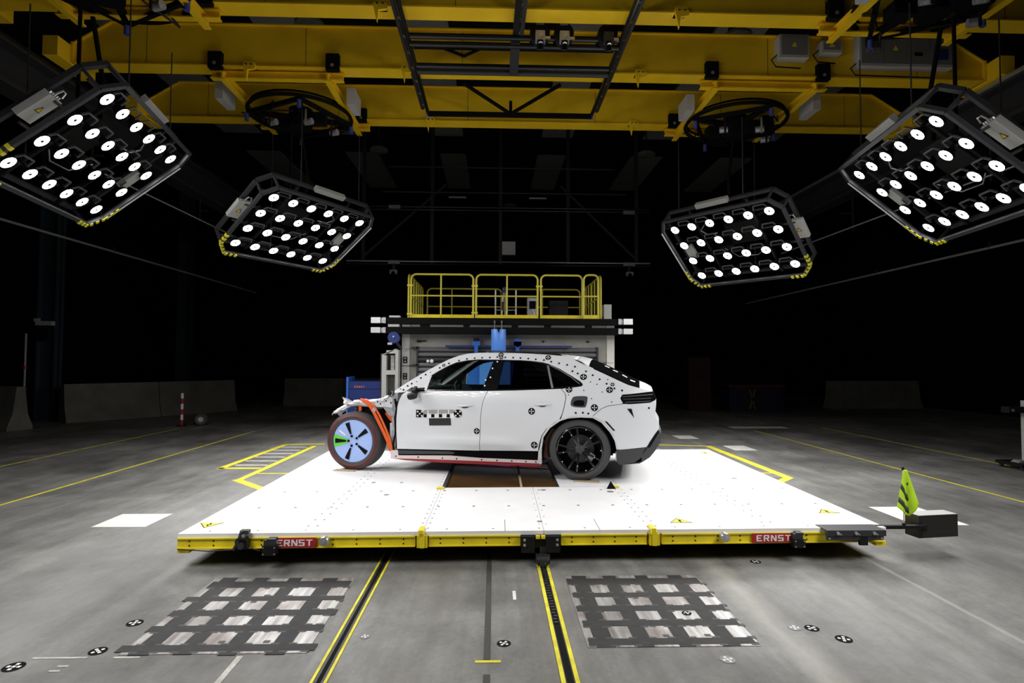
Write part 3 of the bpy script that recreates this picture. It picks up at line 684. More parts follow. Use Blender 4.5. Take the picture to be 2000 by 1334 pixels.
# handles
for x0, x1, z in ((-1.57, -1.355, .880), (-.578, -.35, .915)):
    for sd in (-1, 1):
        mb = MB(); n = 14
        mb.tube([V((x0+(x1-x0)*i/n, sd*(S(x0, z)+.004+.012*math.sin(PI*i/n)), z+.012*i/n)) for i in range(n+1)], [.004+.011*math.sin(PI*i/n) for i in range(n+1)], 8); h = mb.build('door_handle', 'white', car)
        mb = MB(); mb.tube([V((x0+(x1-x0)*(.28+.4*i/8), sd*(S(x0, z-.02)+.0005), z-.018+.004*i/8)) for i in range(9)], [.003+.009*math.sin(PI*i/8) for i in range(9)], 8); mb.build('handle_recess', 'trim_grey', h)
panel('charging_flap', 'trim_grey', smooth_poly([(-.122, .955), (-.117, .90), (.045, .893), (.068, .905), (.086, 1.0), (.080, 1.034), (-.085, 1.028), (-.105, 1.0)], 2), off=.003, th=.006, sides=(-1,), step=.03)
panel('charging_socket', 'gloss', smooth_poly([(-.09, .95), (-.085, .915), (.035, .912), (.045, .93), (.045, .985), (-.06, .98)], 2), off=.006, th=.004, sides=(-1,), step=.03)
panel('tail_lamp', 'film', [(.478, 1.012), (.500, 1.050), (.602, 1.058), (.738, 1.071), (.858, 1.090), (.865, 1.033), (.895, 1.016), (.887, .990), (.826, .962), (.602, .946), (.512, .945)], off=-.006, th=.02)
panel('tail_lamp_bar', 'trim_grey', [(.50, 1.036), (.86, 1.066), (.86, 1.052), (.50, 1.024)], off=.004, th=.01)
panel('tail_lamp_bar', 'strip', [(.505, 1.006), (.84, 1.02), (.84, 1.006), (.51, .994)], off=.004, th=.01)
panel('tail_lamp_bar', 'trim_grey', [(.53, .970), (.84, .985), (.82, .972), (.535, .958)], off=.004, th=.01)
# top and tail surfaces lofted across the car
def lerp_tab(t, x):
    if x <= t[0][0]: return t[0][1]
    for (a, za), (b, zb) in zip(t, t[1:]):
        if x <= b: return za+(zb-za)*(x-a)/(b-a) if b > a else zb
    return t[-1][1]
edge_tab = [(x, z) for x, z in roofl if not (-.112 < x < -.05)]; edge_tab.insert(14, (.0, 1.43)); edge_tab.sort()
edge_tab = [(-2.443, 1.056)]+roofl[1:14]+[(-.11, 1.500), (.0, 1.455), (.063, 1.400)]+roofl[17:]
crown_tab = [(-2.45, .0), (-1.6, .012), (-1.2, .022), (-.4, .028), (-.15, .03), (.0, .055), (.063, .095), (.25, .10), (.45, .105), (.60, .085), (.711, .068), (.80, .055), (.862, .03)]
def top_loft(name, m, xs, inset=0., lift=0., frac=1.0, y0=None, th=.01):
    rows = []
    for x in xs:
        ze = lerp_tab(edge_tab, x); c = lerp_tab(crown_tab, x); ye = S(x, ze)-.004
        row = []
        for k in range(25):
            t = -1+2*k/24; y = ye*frac*t; row.append(V((x, y, ze-.006+c*(1-(abs(y)/ye)**2.2)+lift)))
        rows.append(row)
    mb = MB(); mb.grid(rows); o = mb.build(name, m, car)
    sd = o.modifiers.new('thickness', 'SOLIDIFY'); sd.thickness = th; sd.offset = -1
    return o
def rng(a, b, n): return [a+(b-a)*i/n for i in range(n+1)]
top_loft('windscreen', 'windscreen', rng(-2.42, -1.56, 16), frac=.95, th=.004)
top_loft('roof_front', 'white', rng(-1.56, -1.40, 4))
top_loft('roof_skin', 'white', rng(-1.40, -.07, 20))
top_loft('sunroof', 'gloss', rng(-1.30, -.28, 16), frac=.86, lift=.013)
top_loft('roof_spoiler', 'white', rng(-.065, .14, 8), lift=.004)
top_loft('rear_screen', 'film', rng(.085, .705, 18), frac=.97, lift=.006)
top_loft('tailgate_lip', 'white', rng(.66, .862, 8), lift=0)
tg = [o for o in car.children if o.name.startswith('rear_screen')][0]
for x, yk in ((.29, -.30), (.40, -.38), (.52, -.42), (.62, -.52)):
    mb = MB(); ze = lerp_tab(edge_tab, x); c = lerp_tab(crown_tab, x); ye = S(x, ze)
    pz = lambda x_, y_: V((x_, y_, lerp_tab(edge_tab, x_)-.006+lerp_tab(crown_tab, x_)*(1-(abs(y_)/S(x_, lerp_tab(edge_tab, x_)))**2.2)+.0085))
    mb.grid([[pz(x+i*.03, yk+j*.04) for j in (-1, 0, 1)] for i in (-1, 0, 1)]); mb.build('white_square', 'tgt_w', tg, fix=False)
# tail face
sil = [(1.094, .858), (1.05, .868), (1.019, .885), (.99, .893), (.923, .894), (.85, .886), (.80, .880), (.757, .907), (.722, .927), (.65, .927), (.62, .92)]
def tail(name, m, rows_z, add=0.):
    rows = []
    for z, x in rows_z:
        row = []
        for k in range(25):
            t = -1+2*k/24; y = S(x, z)*t; row.append(V((x+add-.10*abs(t)**6*0+.025*(1-t*t), y, z)))
        rows.append(row)
    mb = MB(); mb.grid(rows); o = mb.build(name, m, car); sd = o.modifiers.new('thickness', 'SOLIDIFY'); sd.thickness = .01; return o
tail('tail_light_strip', 'film', sil[:4]); tail('bumper_face', 'white', sil[3:])
tail('lower_bumper', 'trim_grey', [(.64, .925), (.575, .956), (.484, .947), (.386, .889), (.304, .823), (.232, .701), (.214, .465)])
panel('diffuser_rib', 'trim_grey', [(.795, .425), (.82, .475), (.88, .565), (.93, .632), (.956, .575), (.947, .484), (.889, .386), (.823, .304), (.72, .24), (.73, .33), (.77, .39)], off=.0, th=.03)
panel('diffuser_gap', 'matte', [(.79, .43), (.812, .475), (.873, .565), (.92, .628), (.93, .60), (.87, .50), (.82, .42)], off=.004, th=.006)
# underbody, firewall, interior
mb = MB(); mb.span((-2.42, -.80, .17), (-.46, .80, .22)); mb.span((.46, -.6, .25), (.80, .6, .34)); mb.build('underbody', 'dark', car, smooth=False)
mb = MB(); mb.span((-.46, -.62, .30), (.46, .62, .55)); mb.span((-.05, -.7, .32), (.05, .7, .42)); mb.build('rear_axle', 'matte', car, smooth=False)
mb = MB(); mb.span((-2.44, -.84, .22), (-2.40, .84, .98)); mb.build('firewall', 'dark', car, smooth=False)
mb = MB(); mb.prism([(-2.40, .98), (-2.30, 1.08), (-1.95, 1.09), (-1.85, 1.02), (-1.9, .8), (-2.4, .7)], lambda x, z, d: V((x, -.78+d, z)), 1.56); mb.build('dashboard', 'black', car)
mb = MB(); mb.tube([V((-1.78+.06*math.sin(t), -.38+.19*math.cos(t), 1.0+.19*math.sin(t)*.9)) for t in [2*PI*k/24 for k in range(24)]], .014, 8, closed=True); mb.bar((-1.9, -.38, .97), (-1.78, -.38, 1.0), .08, .08); mb.build('steering_wheel', 'black', car)
mb = MB(); mb.tube([(-1.70, -.62, 1.06), (-1.705, -.62, 1.15), (-1.68, -.62, 1.19)], .008, 8); mb.build('sensor_rod', 'silver', car)
def seat(x, y, h):
    mb = MB(); mb.prism([(x-.5, .5), (x+.02, .42), (x+.12, h-.2), (x+.14, h), (x+.06, h), (x-.02, h-.2), (x-.08, .62), (x-.5, .66)], lambda a, b, d: V((a, y-.25+d, b)), .5); mb.build('seat', 'black', car)
seat(-1.12, -.40, 1.12); seat(-1.12, .40, 1.12); seat(-.30, -.42, 1.12); seat(-.30, .42, 1.12)
mb = MB(); mb.span((-.2, -.75, .55), (.75, .75, .95)); mb.build('cargo_floor', 'black', car, smooth=False)
for sd in (-1, 1): mb = MB(); mb.grid([[V((-.015+.40*math.cos(q), sd*yy, .367+.40*math.sin(q))) for q in rng(-.25, PI+.25, 24)] for yy in (.90, .75, .58)]); mb.face([V((-.015+.40*math.cos(q), sd*.58, .367+.40*math.sin(q))) for q in rng(-.25, PI+.25, 24)]); mb.build('wheel_well', 'matte', car)
mb = MB(); mb.prism([(-.47, .25), (-.44, .5), (-.36, .62), (-.30, .60), (-.36, .45), (-.40, .25)], lambda x, z, d: V((x, -.86+d, z)), .10); mb.build('arch_liner', 'liner', car)
mb = MB(); mb.span((.415, -.88, .25), (.44, -.84, .36)); mb.build('liner_bracket', 'silver', car, smooth=False)
# door ruler and stickers
def dec(name, m, poly, off=.0025, parent=None, step=.06): return panel(name, m, poly, off=off, th=.0015, sides=(-1,), parent=parent, step=step)[0]
def rect(x0, z0, x1, z1): return [(x0, z0), (x1, z0), (x1, z1), (x0, z1)]
rl = dec('ruler_sticker', 'tgt_w', rect(-2.03, .722, -1.61, .826))
for x, zc in ((-2.075, .770), (-1.560, .783)):
    c = dec('ruler_end', 'matte', ([(x-.05, .722), (x+.0, .722)]+[(x+.05*math.cos(t), zc+.05*math.sin(t)) for t in rng(-PI/2, PI/2, 14)]+[(x-.05, zc+.05)]) if x < -2 else [(x+.055*math.cos(t), zc+.052*math.sin(t)) for t in rng(0, 2*PI, 28)[:-1]], off=.003)
    for i, j in ((0, 0), (-1, -1), (1, -1), (-1, 1), (1, 1)): dec('white_mark', 'tgt_w', rect(x+i*.028-.009, zc+j*.026-.009, x+i*.028+.009, zc+j*.026+.009), off=.0042, parent=c)
for k in range(4):
    x = -2.022+.104*k; dec('ruler_block', 'matte', rect(x, .724+.002*k, x+.044, .768+.002*k), off=.0042, parent=rl)
for k in range(30):
    x = -2.02+.0138*k
    if k not in (4, 14, 24): dec('ruler_tick', 'matte', rect(x, .772+.0004*k, x+.006, .820+.0004*k), off=.0042, parent=rl, step=.1)
dec('black_sticker', 'boxblack', [(-1.949, .713), (-1.656, .725), (-1.650, .630), (-1.946, .620)], off=.003)
def normal(x, z):
    e = .01; p = side_pt(x, z, 0, -1); a = side_pt(x+e, z, 0, -1)-p; b = side_pt(x, z+e, 0, -1)-p
    return a.cross(b).normalized()
def sticker(x, z, rad):
    n = normal(x, z); p = side_pt(x, z, 0, -1); a = V((1, 0, 0))-n*n.x; a.normalize(); b = n.cross(a)
    if b.z < 0: b = -b
    mb = MB(); mb.cyl(p, p+n*.004, rad, 24); t = mb.build('target_sticker', 'matte', car)
    mb = MB()
    for i, j in ((0, 0), (1, 0), (-1, 0), (0, 1), (0, -1)): mb.box(p+n*.0046+a*i*rad*.52+b*j*rad*.52, (rad*.30, rad*.30, .0012), Matrix((a, b, n)).transposed())
    mb.build('white_mark', 'tgt_w', t, smooth=False)
for x, z, rad in ((.023, 1.261, .042), (-.147, 1.106, .040), (-.442, 1.502, .036), (-1.07, 1.536, .034), (-1.06, 1.498, .026), (.168, .895, .042), (.346, 1.109, .040), (.38, 1.174, .024), (-.606, .834, .042), (-.572, .418, .042), (-1.312, .567, .038), (-1.826, 1.395, .022)): sticker(x, z, rad)
dots = [(-2.365, 1.082), (-2.32, 1.072), (-2.27, 1.123), (-2.219, 1.153), (-2.156, 1.179), (-2.107, 1.227), (-2.05, 1.271), (-1.99, 1.301), (-1.873, 1.361), (-1.759, 1.42), (-1.627, 1.458), (-1.524, 1.480), (-1.42, 1.490), (-1.319, 1.496), (-1.215, 1.500), (-1.114, 1.506), (-1.007, 1.502), (-.901, 1.499), (-.804, 1.495), (-.7, 1.488), (-.601, 1.478), (-.494, 1.468), (-.397, 1.448), (-.294, 1.429), (-.19, 1.409), (-.09, 1.387), (-.05, 1.303), (.051, 1.33), (.137, 1.284), (.112, 1.202), (-.118, 1.331), (.034, 1.099), (-.15, 1.042), (.13, 1.003), (.224, 1.234), (.31, 1.182), (.404, 1.127), (.321, 1.233), (.193, 1.174), (.258, 1.083), (.373, .967), (-.057, .828), (.03, .832), (.096, .824), (.812, .896), (.496, 1.104)]
small = {(-1.99, 1.301), (.112, 1.202), (.034, 1.099), (-.15, 1.042), (.13, 1.003), (.321, 1.233), (.193, 1.174), (.258, 1.083), (.373, .967), (-2.365, 1.082), (-2.156, 1.179)}
for x, z in dots:
    n = normal(x, z); p = side_pt(x, z, 0, -1); mb = MB(); mb.cyl(p-n*.001, p+n*.003, .007 if (x, z) in small else .0125, 10); mb.build('marker_dot', 'matte', car)
for x, z in ((-1.105, 1.447), (-1.155, 1.36), (-1.165, 1.245), (-1.225, 1.21), (-1.228, 1.14)):
    n = normal(x, z); p = side_pt(x, z, 0, -1); mb = MB(); mb.cyl(p-n*.005, p+n*.003, .010, 10); mb.build('marker_dot', 'tgt_w', car)
for x in (-2.41, -2.1, -1.77, -1.58, -1.25, -1.05, -.86, -.68, -.555):
    p = side_pt(x, .207, -.006, -1); mb = MB(); mb.cyl(p, p-V((0, .003, 0)), .010, 8); mb.build('marker_dot', 'matte', car)

# wheels
def tyre_mb(R_, Ri, y0, w, m, par, name='tyre'):
    mb = MB(); s = .032
    prof = [(Ri, .0), (Ri+.006, -.012), (Ri+.04, -.020), (R_-.055, -.018), (R_-.022, -.006), (R_-.006, s*.6), (R_, s*1.8), (R_, w-s*1.8), (R_-.006, w-s*.6), (R_-.03, w+.01), (Ri, w)]
    mb.lathe(prof, (0, y0, 0), (0, 1, 0), 72); return mb.build(name, m, par, angle=50)
def wheel(x, sd, R_, zc, kind):
    w = thing('wheel', None, None); w.parent = car; w.location = (x, sd*.93, zc)
    if sd > 0: w.rotation_euler = (0, 0, PI)
    Ri = .288
    tyre_mb(R_, Ri, .0, .25, 'rubber', w)
    if kind == 'front':
        mb = MB(); mb.lathe([(Ri-.002, -.006), (Ri+.04, -.0235), (R_-.055, -.0215), (R_-.020, -.009)], (0, 0, 0), (0, 1, 0), 72); mb.build('painted_sidewall', 'maroon', w)
        mb = MB(); mb.lathe([(0, .02), (.05, .012), (.12, .0), (.24, -.006), (Ri-.012, -.004), (Ri, .006), (Ri, .2)], (0, 0, 0), (0, 1, 0), 60); rc = mb.build('rim_cover', 'rimblue', w)
        pt = lambda a, rr, d=-.0085: V((math.cos(a)*rr, d+(.0 if rr > .2 else (.2-rr)*.07), math.sin(a)*rr))
        mb = MB(); mb.grid([[pt(PI+da, rr, -.0082) for rr in rng(.075, Ri-.014, 10)] for da in rng(-.33, .33, 12)]); mb.build('green_sector', 'green', rc, fix=False)
        for k in range(5):
            a = PI+k*2*PI/5
            mb = MB(); mb.grid([[pt(a+s_*(.012+.022*(rr-.1)/.16)/rr, rr, -.0105) for rr in rng(.095, .252, 10)] for s_ in (-1, 0, 1)]); mb.build('rim_slot', 'matte', rc, fix=False)
            q = pt(a, .066); mb = MB(); mb.cyl(q+V((0, -.003, 0)), q+V((0, .02, 0)), .016, 14); mb.build('lug_hole', 'matte', rc)
        a = PI-.62; mb = MB(); mb.grid([[pt(a+s_*.055*.2/rr, rr, -.0105) for rr in rng(.13, .235, 6)] for s_ in (-1, 0, 1)]); mb.build('white_mark', 'tgt_w', rc, fix=False)
    else:
        mb = MB(); mb.lathe([(Ri, -.004), (Ri-.012, -.010), (Ri-.022, -.004), (Ri-.03, .03), (Ri-.03, .2)], (0, 0, 0), (0, 1, 0), 60); rm = mb.build('rim', 'gloss', w)
        mb = MB(); mb.lathe([(0, .18), (Ri-.03, .18)], (0, 0, 0), (0, 1, 0), 40); mb.build('wheel_back', 'matte', rm)
        mb = MB(); mb.lathe([(0, .11), (.17, .11), (.175, .118), (.175, .135), (0, .135)], (0, 0, 0), (0, 1, 0), 40); mb.build('brake_disc', 'dark', rm)
        for k in range(5):
            a = PI/2+.31+k*2*PI/5
            for da in (-.20, .20):
                b = a+da; d1 = V((math.cos(a+da*.55), 0, math.sin(a+da*.55))); d2 = V((math.cos(b), 0, math.sin(b)))
                mb = MB(); mb.bar(d1*.045+V((0, .016, 0)), d2*(Ri-.02)+V((0, .004, 0)), .022, .022, up=(0, 1, 0)); mb.build('spoke', 'gloss', rm)
                q = d2*.20; mb = MB(); mb.cyl(q+V((0, .004, 0)), q+V((0, -.010, 0)), .006, 8)
                if da > 0: mb.build('white_dot', 'tgt_w', rm)
                else: mb.bm.free()
            q = V((math.cos(a+.63), 0, math.sin(a+.63)))*(Ri-.03); mb = MB(); mb.cyl(q+V((0, .0, 0)), q+V((0, -.012, 0)), .006, 8); mb.build('white_dot', 'tgt_w', rm)
        mb = MB(); mb.lathe([(0, -.004), (.03, -.006), (.045, .004), (.06, .012), (.06, .04)], (0, 0, 0), (0, 1, 0), 28); mb.build('hub_cap', 'trim_grey', rm)
        q = V((.13, .10, -.10)); mb = MB(); mb.box(q, (.07, .05, .10), Matrix.Rotation(.6, 3, 'Y')); mb.build('brake_caliper', 'grey_metal', rm)
    return w
wheel(-.015, -1, .378, .378, 'rear'); wheel(-.015, 1, .378, .378, 'rear')
wheel(-3.017, -1, .385, .385, 'front'); wheel(-3.0, 1, .385, .385, 'rear')
for x, z0 in ((-3.17, 0.0), (.05, 0.0)):
    pass

# stripped, crumpled front end
def crumple(name, m, spine, widths, hs, seed=0, amp=.02, par=car):
    rnd = random.Random(seed); rows = []
    for (p, w, h) in zip(spine, widths, hs):
        p = V(p); row = []
        for k in range(13):
            t = k/12*2*PI; y = math.cos(t)*w/2; z = math.sin(t)*h/2
            sq = 1/max(abs(math.cos(t)), abs(math.sin(t)))**.6
            row.append(p+V((rnd.uniform(-amp, amp), y*sq+rnd.uniform(-amp, amp)*.6, z*sq+rnd.uniform(-amp, amp)*.7)) if k < 12 else row[0].copy())
        rows.append(row)
    mb = MB(); mb.grid(rows); mb.face(rows[0][:12]); mb.face(rows[-1][:12]); return mb.build(name, m, par, angle=25)
for sd in (-1, 1):
    y = sd*.80
    # hinge pillar and cowl side
    mb = MB(); mb.prism([(-2.49, .275), (-2.40, .275), (-2.402, .55), (-2.40, .80), (-2.36, .96), (-2.30, 1.04), (-2.43, 1.045), (-2.50, .975)], lambda x, z, d: V((x, sd*(.86-d), z)), .16); hp = mb.build('hinge_pillar', 'grey_metal', car, angle=25)
    mb = MB(); mb.tube([V((-2.455, sd*.87, .95)), V((-2.43, sd*.872, .82)), V((-2.45, sd*.872, .70)), V((-2.44, sd*.872, .5)), V((-2.47, sd*.872, .36)), V((-2.46, sd*.872, .28))], .011, 6); mb.tube([V((-2.425, sd*.87, .92)), V((-2.42, sd*.872, .6)), V((-2.43, sd*.872, .3))], .007, 6); mb.build('wiring', 'matte', hp)
    mb = MB(); mb.span((-2.525, sd*.855, .30), (-2.485, sd*.80, .63)); mb.build('pillar_flange', 'white_raw', hp, smooth=False)
    # shotgun rail
    n = 9; sp = [(-2.46, y, .90), (-2.58, y, .905), (-2.70, y, .885), (-2.80, y, .880), (-2.90, y, .882), (-3.0, y, .875), (-3.08, y, .862), (-3.16, y, .835), (-3.26, y, .79), (-3.36, y, .745)]
    crumple('upper_rail', 'white_raw', sp, [.10, .11, .10, .11, .12, .11, .10, .11, .13, .05], [.13, .13, .11, .10, .075, .06, .05, .06, .07, .03], 3+sd, .013)
    crumple('bent_flange', 'grey_metal', [(-3.05, y+.02*sd, .87), (-3.12, y, .885), (-3.18, y, .915), (-3.235, y, .945)], [.08, .06, .05, .02], [.04, .035, .04, .02], 9+sd, .012)
    crumple('bent_flange', 'white_raw', [(-3.22, y, .80), (-3.27, y-.02, .76), (-3.27, y, .70)], [.09, .10, .03], [.08, .06, .03], 19+sd, .014)
    mb = MB(); mb.prism([(-2.49, .975), (-2.49, .835), (-2.73, .84), (-2.73, .925), (-2.62, .95)], lambda x, z, d: V((x, sd*(.865-d), z)), .03); rp = mb.build('apron_plate', 'white_raw', car, angle=25)
    for x, z in ((-2.51, .895), (-2.58, .92), (-2.66, .88), (-2.70, .905)):
        mb = MB(); mb.cyl((x, sd*.862, z), (x, sd*.868, z), .011, 8); mb.build('hole', 'matte', rp)
    mb = MB(); mb.prism([(-2.49, .835), (-2.62, .83), (-2.56, .75), (-2.49, .70)], lambda x, z, d: V((x, sd*(.855-d), z)), .03); mb.build('apron_gusset', 'grey_metal', car, angle=25)
    mb = MB(); mb.cyl((-3.02, sd*.72, .60), (-3.02, sd*.72, .86), .055, 14); mb.span((-3.1, sd*.45, .3), (-2.9, sd*.68, .5)); mb.bar((-2.95, sd*.4, .35), (-2.5, sd*.5, .32), .1, .06); mb.build('suspension_strut', 'dark', car)
    mb = MB(); mb.prism([(-2.48, .28), (-2.52, .45), (-2.60, .66), (-2.72, .80), (-3.0, .84), (-3.0, .70), (-2.7, .60), (-2.55, .28)], lambda x, z, d: V((x, sd*(.78-d), z)), .5); mb.build('inner_wing', 'matte', car, angle=25)
mb = MB(); mb.span((-2.98, -.85, .775), (-2.945, -.82, .85)); mb.build('tag_strip', 'orange', car, smooth=False)
# torn sheet metal along the bent rail on the near side
rq = random.Random(11)
for k, (x, z, l, an) in enumerate(((-3.30, .765, .16, .5), (-3.20, .81, .20, .35), (-3.12, .875, .15, -.15), (-2.98, .90, .18, .05), (-2.84, .905, .14, -.2), (-2.70, .915, .12, .3), (-2.60, .955, .14, .5))):
    d = V((math.cos(an), 0, math.sin(an))); c = V((x, -.84+rq.uniform(-.03, .03), z)); rows = []
    for i in range(6):
        p = c+d*(l*(i/5-.5)); w = .022+rq.uniform(-.008, .012)
        rows.append([p+V((rq.uniform(-.008, .008), j*.02+rq.uniform(-.01, .01), j*w*.8+rq.uniform(-.012, .012))) for j in (-1, 0, 1)])
    mb = MB(); mb.grid(rows); o = mb.build('torn_strip', ('grey_metal', 'white_raw')[k % 2], car, angle=15, fix=False); q = o.modifiers.new('thickness', 'SOLIDIFY'); q.thickness = .004
# cowl tangle below the windscreen
rn = random.Random(5)
for k in range(9):
    x = -2.66+.028*k; z = .955+.012*k+rn.uniform(-.01, .01)
    mb = MB(); mb.bar((x, -.80+rn.uniform(-.05, .1), z), (x+rn.uniform(.04, .12), -.2+rn.uniform(-.3, .3), z+rn.uniform(.0, .07)), .05, .022, up=(rn.uniform(-.4, .4), 0, 1)); mb.build('cowl_strip', ('grey_metal', 'black', 'white_raw')[k % 3], car, angle=25)
crumple('cowl_cross_member', 'grey_metal', [(-2.50+.02*math.sin(k), -.84+.168*k, .99+.015*math.cos(2*k)) for k in range(11)], [.10]*11, [.10]*11, 31, .015)
crumple('front_cross_member', 'grey_metal', [(-3.05+.05*math.sin(k*1.3), -.78+.156*k, .80+.03*math.cos(2*k)) for k in range(11)], [.09]*11, [.08]*11, 33, .02)
# orange lifting straps
def strap(pts, w, name='strap'):
    pts = [V(p) for p in pts]; mb = MB(); rows = []
    for i, p in enumerate(pts):
        d = pts[min(i+1, len(pts)-1)]-pts[max(i-1, 0)]; sx = V((d.z, 0, -d.x)).normalized()
        rows.append([p+sx*w/2, p-V((0, .004, 0)), p-sx*w/2])
    mb.grid(rows); o = mb.build(name, 'orange', car, fix=False); q = o.modifiers.new('thickness', 'SOLIDIFY'); q.thickness = .005
    q = o.modifiers.new('smooth', 'SUBSURF'); q.levels = 2; q.render_levels = 2; return o
strap([(-3.02, -.62, .82), (-3.0, -.74, .918), (-2.95, -.86, .935), (-2.88, -.885, .918), (-2.81, -.89, .868), (-2.745, -.89, .785), (-2.655, -.895, .62), (-2.56, -.90, .455), (-2.515, -.90, .35), (-2.495, -.89, .26)], .045)
strap([(-2.98, -.60, .83), (-2.95, -.74, .922), (-2.90, -.865, .936), (-2.82, -.888, .912), (-2.745, -.892, .855), (-2.675, -.892, .765), (-2.585, -.897, .60), (-2.51, -.90, .44), (-2.48, -.90, .34), (-2.48, -.89, .255)], .03)
strap([(-2.62, -.78, .76), (-2.585, -.80, .735), (-2.55, -.80, .69), (-2.505, -.80, .645)], .05)
mb = MB(); mb.box((-2.735, -.895, .80), (.05, .016, .05), Matrix.Rotation(.6, 3, 'Y')); mb.build('strap_buckle', 'grey_metal', car)
# wooden shims under the wheels
for x, y0, lb in ((-3.10, -.98, 'tan wooden shim under the maroon front wheel'), (.07, -.95, 'tan wooden shim under the black rear wheel')):
    p = cm @ V((x, y0, .0)); mb = MB(); R_ = Matrix.Rotation(-CA, 3, 'Z'); mb.box((0, 0, .005), (.30, .10, .009), R_)
    o = tag(mb.build('wheel_shim', 'wood', smooth=False), lb, 'shim'); o.location = p

# ------------------------------------------------------------------ crash block behind the car
cb = thing('crash_block', 'pale concrete crash block with white corner strips behind the car', 'concrete block', (.35, 15, 0))
co = V((.35, 15, 0))
def blk(name, m, par, *spans, smooth=False, org=co):
    mb = MB()
    for a, b in spans: mb.span(V(a)-org, V(b)-org)
    return mb.build(name, m, par, smooth=smooth)
blk('block_body', 'concrete', cb, ((-2.13, 13.6, 0), (2.83, 16.6, 2.71)))
for x0, x1 in ((-2.15, -1.97), (2.66, 2.84)):
    blk('corner_strip', 'conc_w', cb, ((x0, 13.57, 0), (x1, 13.61, 2.72)))
blk('joint_line', 'trim_grey', cb, ((-1.97, 13.595, 1.62), (-1.76, 13.605, 1.635)), ((-2.15, 13.56, 1.61), (-1.75, 13.605, 1.625)), ((2.45, 13.595, 1.7), (2.83, 13.57, 1.71)))
for z in (1.68, 1.30):
    mb = MB(); mb.span(V((-2.11, 13.55, z))-co, V((-2.02, 13.575, z+.15))-co); ch = mb.build('clamp_plate', 'black', cb, smooth=False)
    mb = MB(); mb.cyl(V((-2.065, 13.55, z+.04))-co, V((-2.065, 13.53, z+.04))-co, .02, 10); mb.cyl(V((-2.065, 13.55, z+.11))-co, V((-2.065, 13.53, z+.11))-co, .02, 10); mb.build('bolt', 'silver', ch)
mb = MB(); mb.span(V((-1.80, 13.54, 2.17))-co, V((-1.70, 13.6, 2.22))-co); mb.bar(V((-1.7, 13.56, 2.20))-co, V((-1.58, 13.56, 2.20))-co, .03, .03); mb.build('wall_fitting', 'black', cb, smooth=False)
for x in (1.15, 2.2): mb = MB(); mb.box(V((x, 13.59, 2.20))-co, (.05, .03, .04)); mb.bar(V((x, 13.58, 2.2))-co, V((x+.06, 13.58, 2.2))-co, .012, .012); mb.build('wall_fitting', 'black', cb, smooth=False)
ps = thing('pipe_stack', 'stack of grey horizontal pipes held across the block face', 'pipe stack', (.35, 13.52, 1.6)); po = V((.35, 13.52, 1.6))
for k in range(15):
    z = .35+k*.118; mb = MB(); mb.cyl(V((-1.78, 13.53+.008*(k % 3), z))-po, V((2.42, 13.53+.008*(k % 3), z))-po, .052, 12); mb.build('pipe', 'pipe_grey' if k % 4 else 'dark', ps)
blk('holder', 'dark', ps, ((-1.80, 13.46, .3), (-1.76, 13.6, 2.07)), ((2.40, 13.46, .3), (2.44, 13.6, 2.07)), org=po)
blk('holder', 'dark', ps, ((-1.92, 13.46, 2.02), (-1.74, 13.6, 2.06)), ((-1.88, 13.46, 1.62), (-1.74, 13.6, 1.66)), org=po)
for x, rr in ((-1.53, .035), (-1.44, .045)): mb = MB(); mb.lathe([(0, -.02), (rr*.7, -.015), (rr, 0)], V((x, 13.46, 1.73))-po, (0, 1, 0), 16); mb.build('white_knob', 'signwhite', ps)
bb = thing('blue_barrier_bar', 'long dark blue bar with two blue brackets above the pipes', 'barrier bar', (.4, 13.45, 2.08)); bo = V((.4, 13.45, 2.08))
blk('bar', 'blue_d', bb, ((-1.12, 13.36, 2.055), (1.80, 13.44, 2.10)), ((-.9, 13.44, 2.085), (-.85, 13.61, 2.1)), ((1.6, 13.44, 2.085), (1.65, 13.61, 2.1)), org=bo)
for x in (-.41, .54):
    blk('bracket', 'blue', bb, ((x-.09, 13.3, 2.09), (x+.09, 13.42, 2.19)), ((x-.04, 13.3, 1.9), (x+.04, 13.42, 2.09)), org=bo)
    if x < 0: blk('motor', 'black', bb, ((x-.06, 13.32, 2.19), (x+.07, 13.42, 2.27)), org=bo)
    else: mb = MB(); mb.cyl(V((x, 13.30, 2.16))-bo, V((x, 13.42, 2.16))-bo, .10, 18); mb.build('disc', 'blue', bb)
xb = thing('crash_beam', 'black double crash beam with silver end buffers across the block top', 'beam', (.2, 13.25, 2.53)); xo = V((.2, 13.25, 2.53))
for z0, z1 in ((2.565, 2.715), (2.345, 2.505)): blk('rail', 'matte', xb, ((-2.45, 13.15, z0), (2.92, 13.35, z1)), org=xo)
for x0, x1 in ((-2.42, -2.32), (-2.22, -2.15), (-1.68, -1.47), (-.70, -.56), (.40, .55), (1.15, 1.30), (2.10, 2.24)): blk('spacer', 'matte', xb, ((x0, 13.17, 2.5), (x1, 13.33, 2.57)), org=xo)
for sd, x in ((-1, -2.78), (1, 3.17)):
    for z0, z1 in ((2.585, 2.715), (2.365, 2.49)):
        mb = MB(); mb.span(V((x, 13.12, z0))-xo, V((x-sd*.21, 13.38, z1))-xo); e = mb.build('end_buffer', 'silver', xb, smooth=False)
        mb = MB(); mb.span(V((x-sd*.21, 13.16, z0+.01))-xo, V((x-sd*.26, 13.34, z1-.01))-xo); mb.span(V((x-sd*.26, 13.12, z0))-xo, V((x-sd*.33, 13.38, z1))-xo); mb.build('end_collar', 'grey_metal', xb, smooth=False)
blk('top_plate', 'grey', xb, ((-2.38, 13.16, 2.715), (-2.14, 13.34, 2.76)), ((-2.40, 13.15, 2.5), (-2.15, 13.36, 2.56)), org=xo)
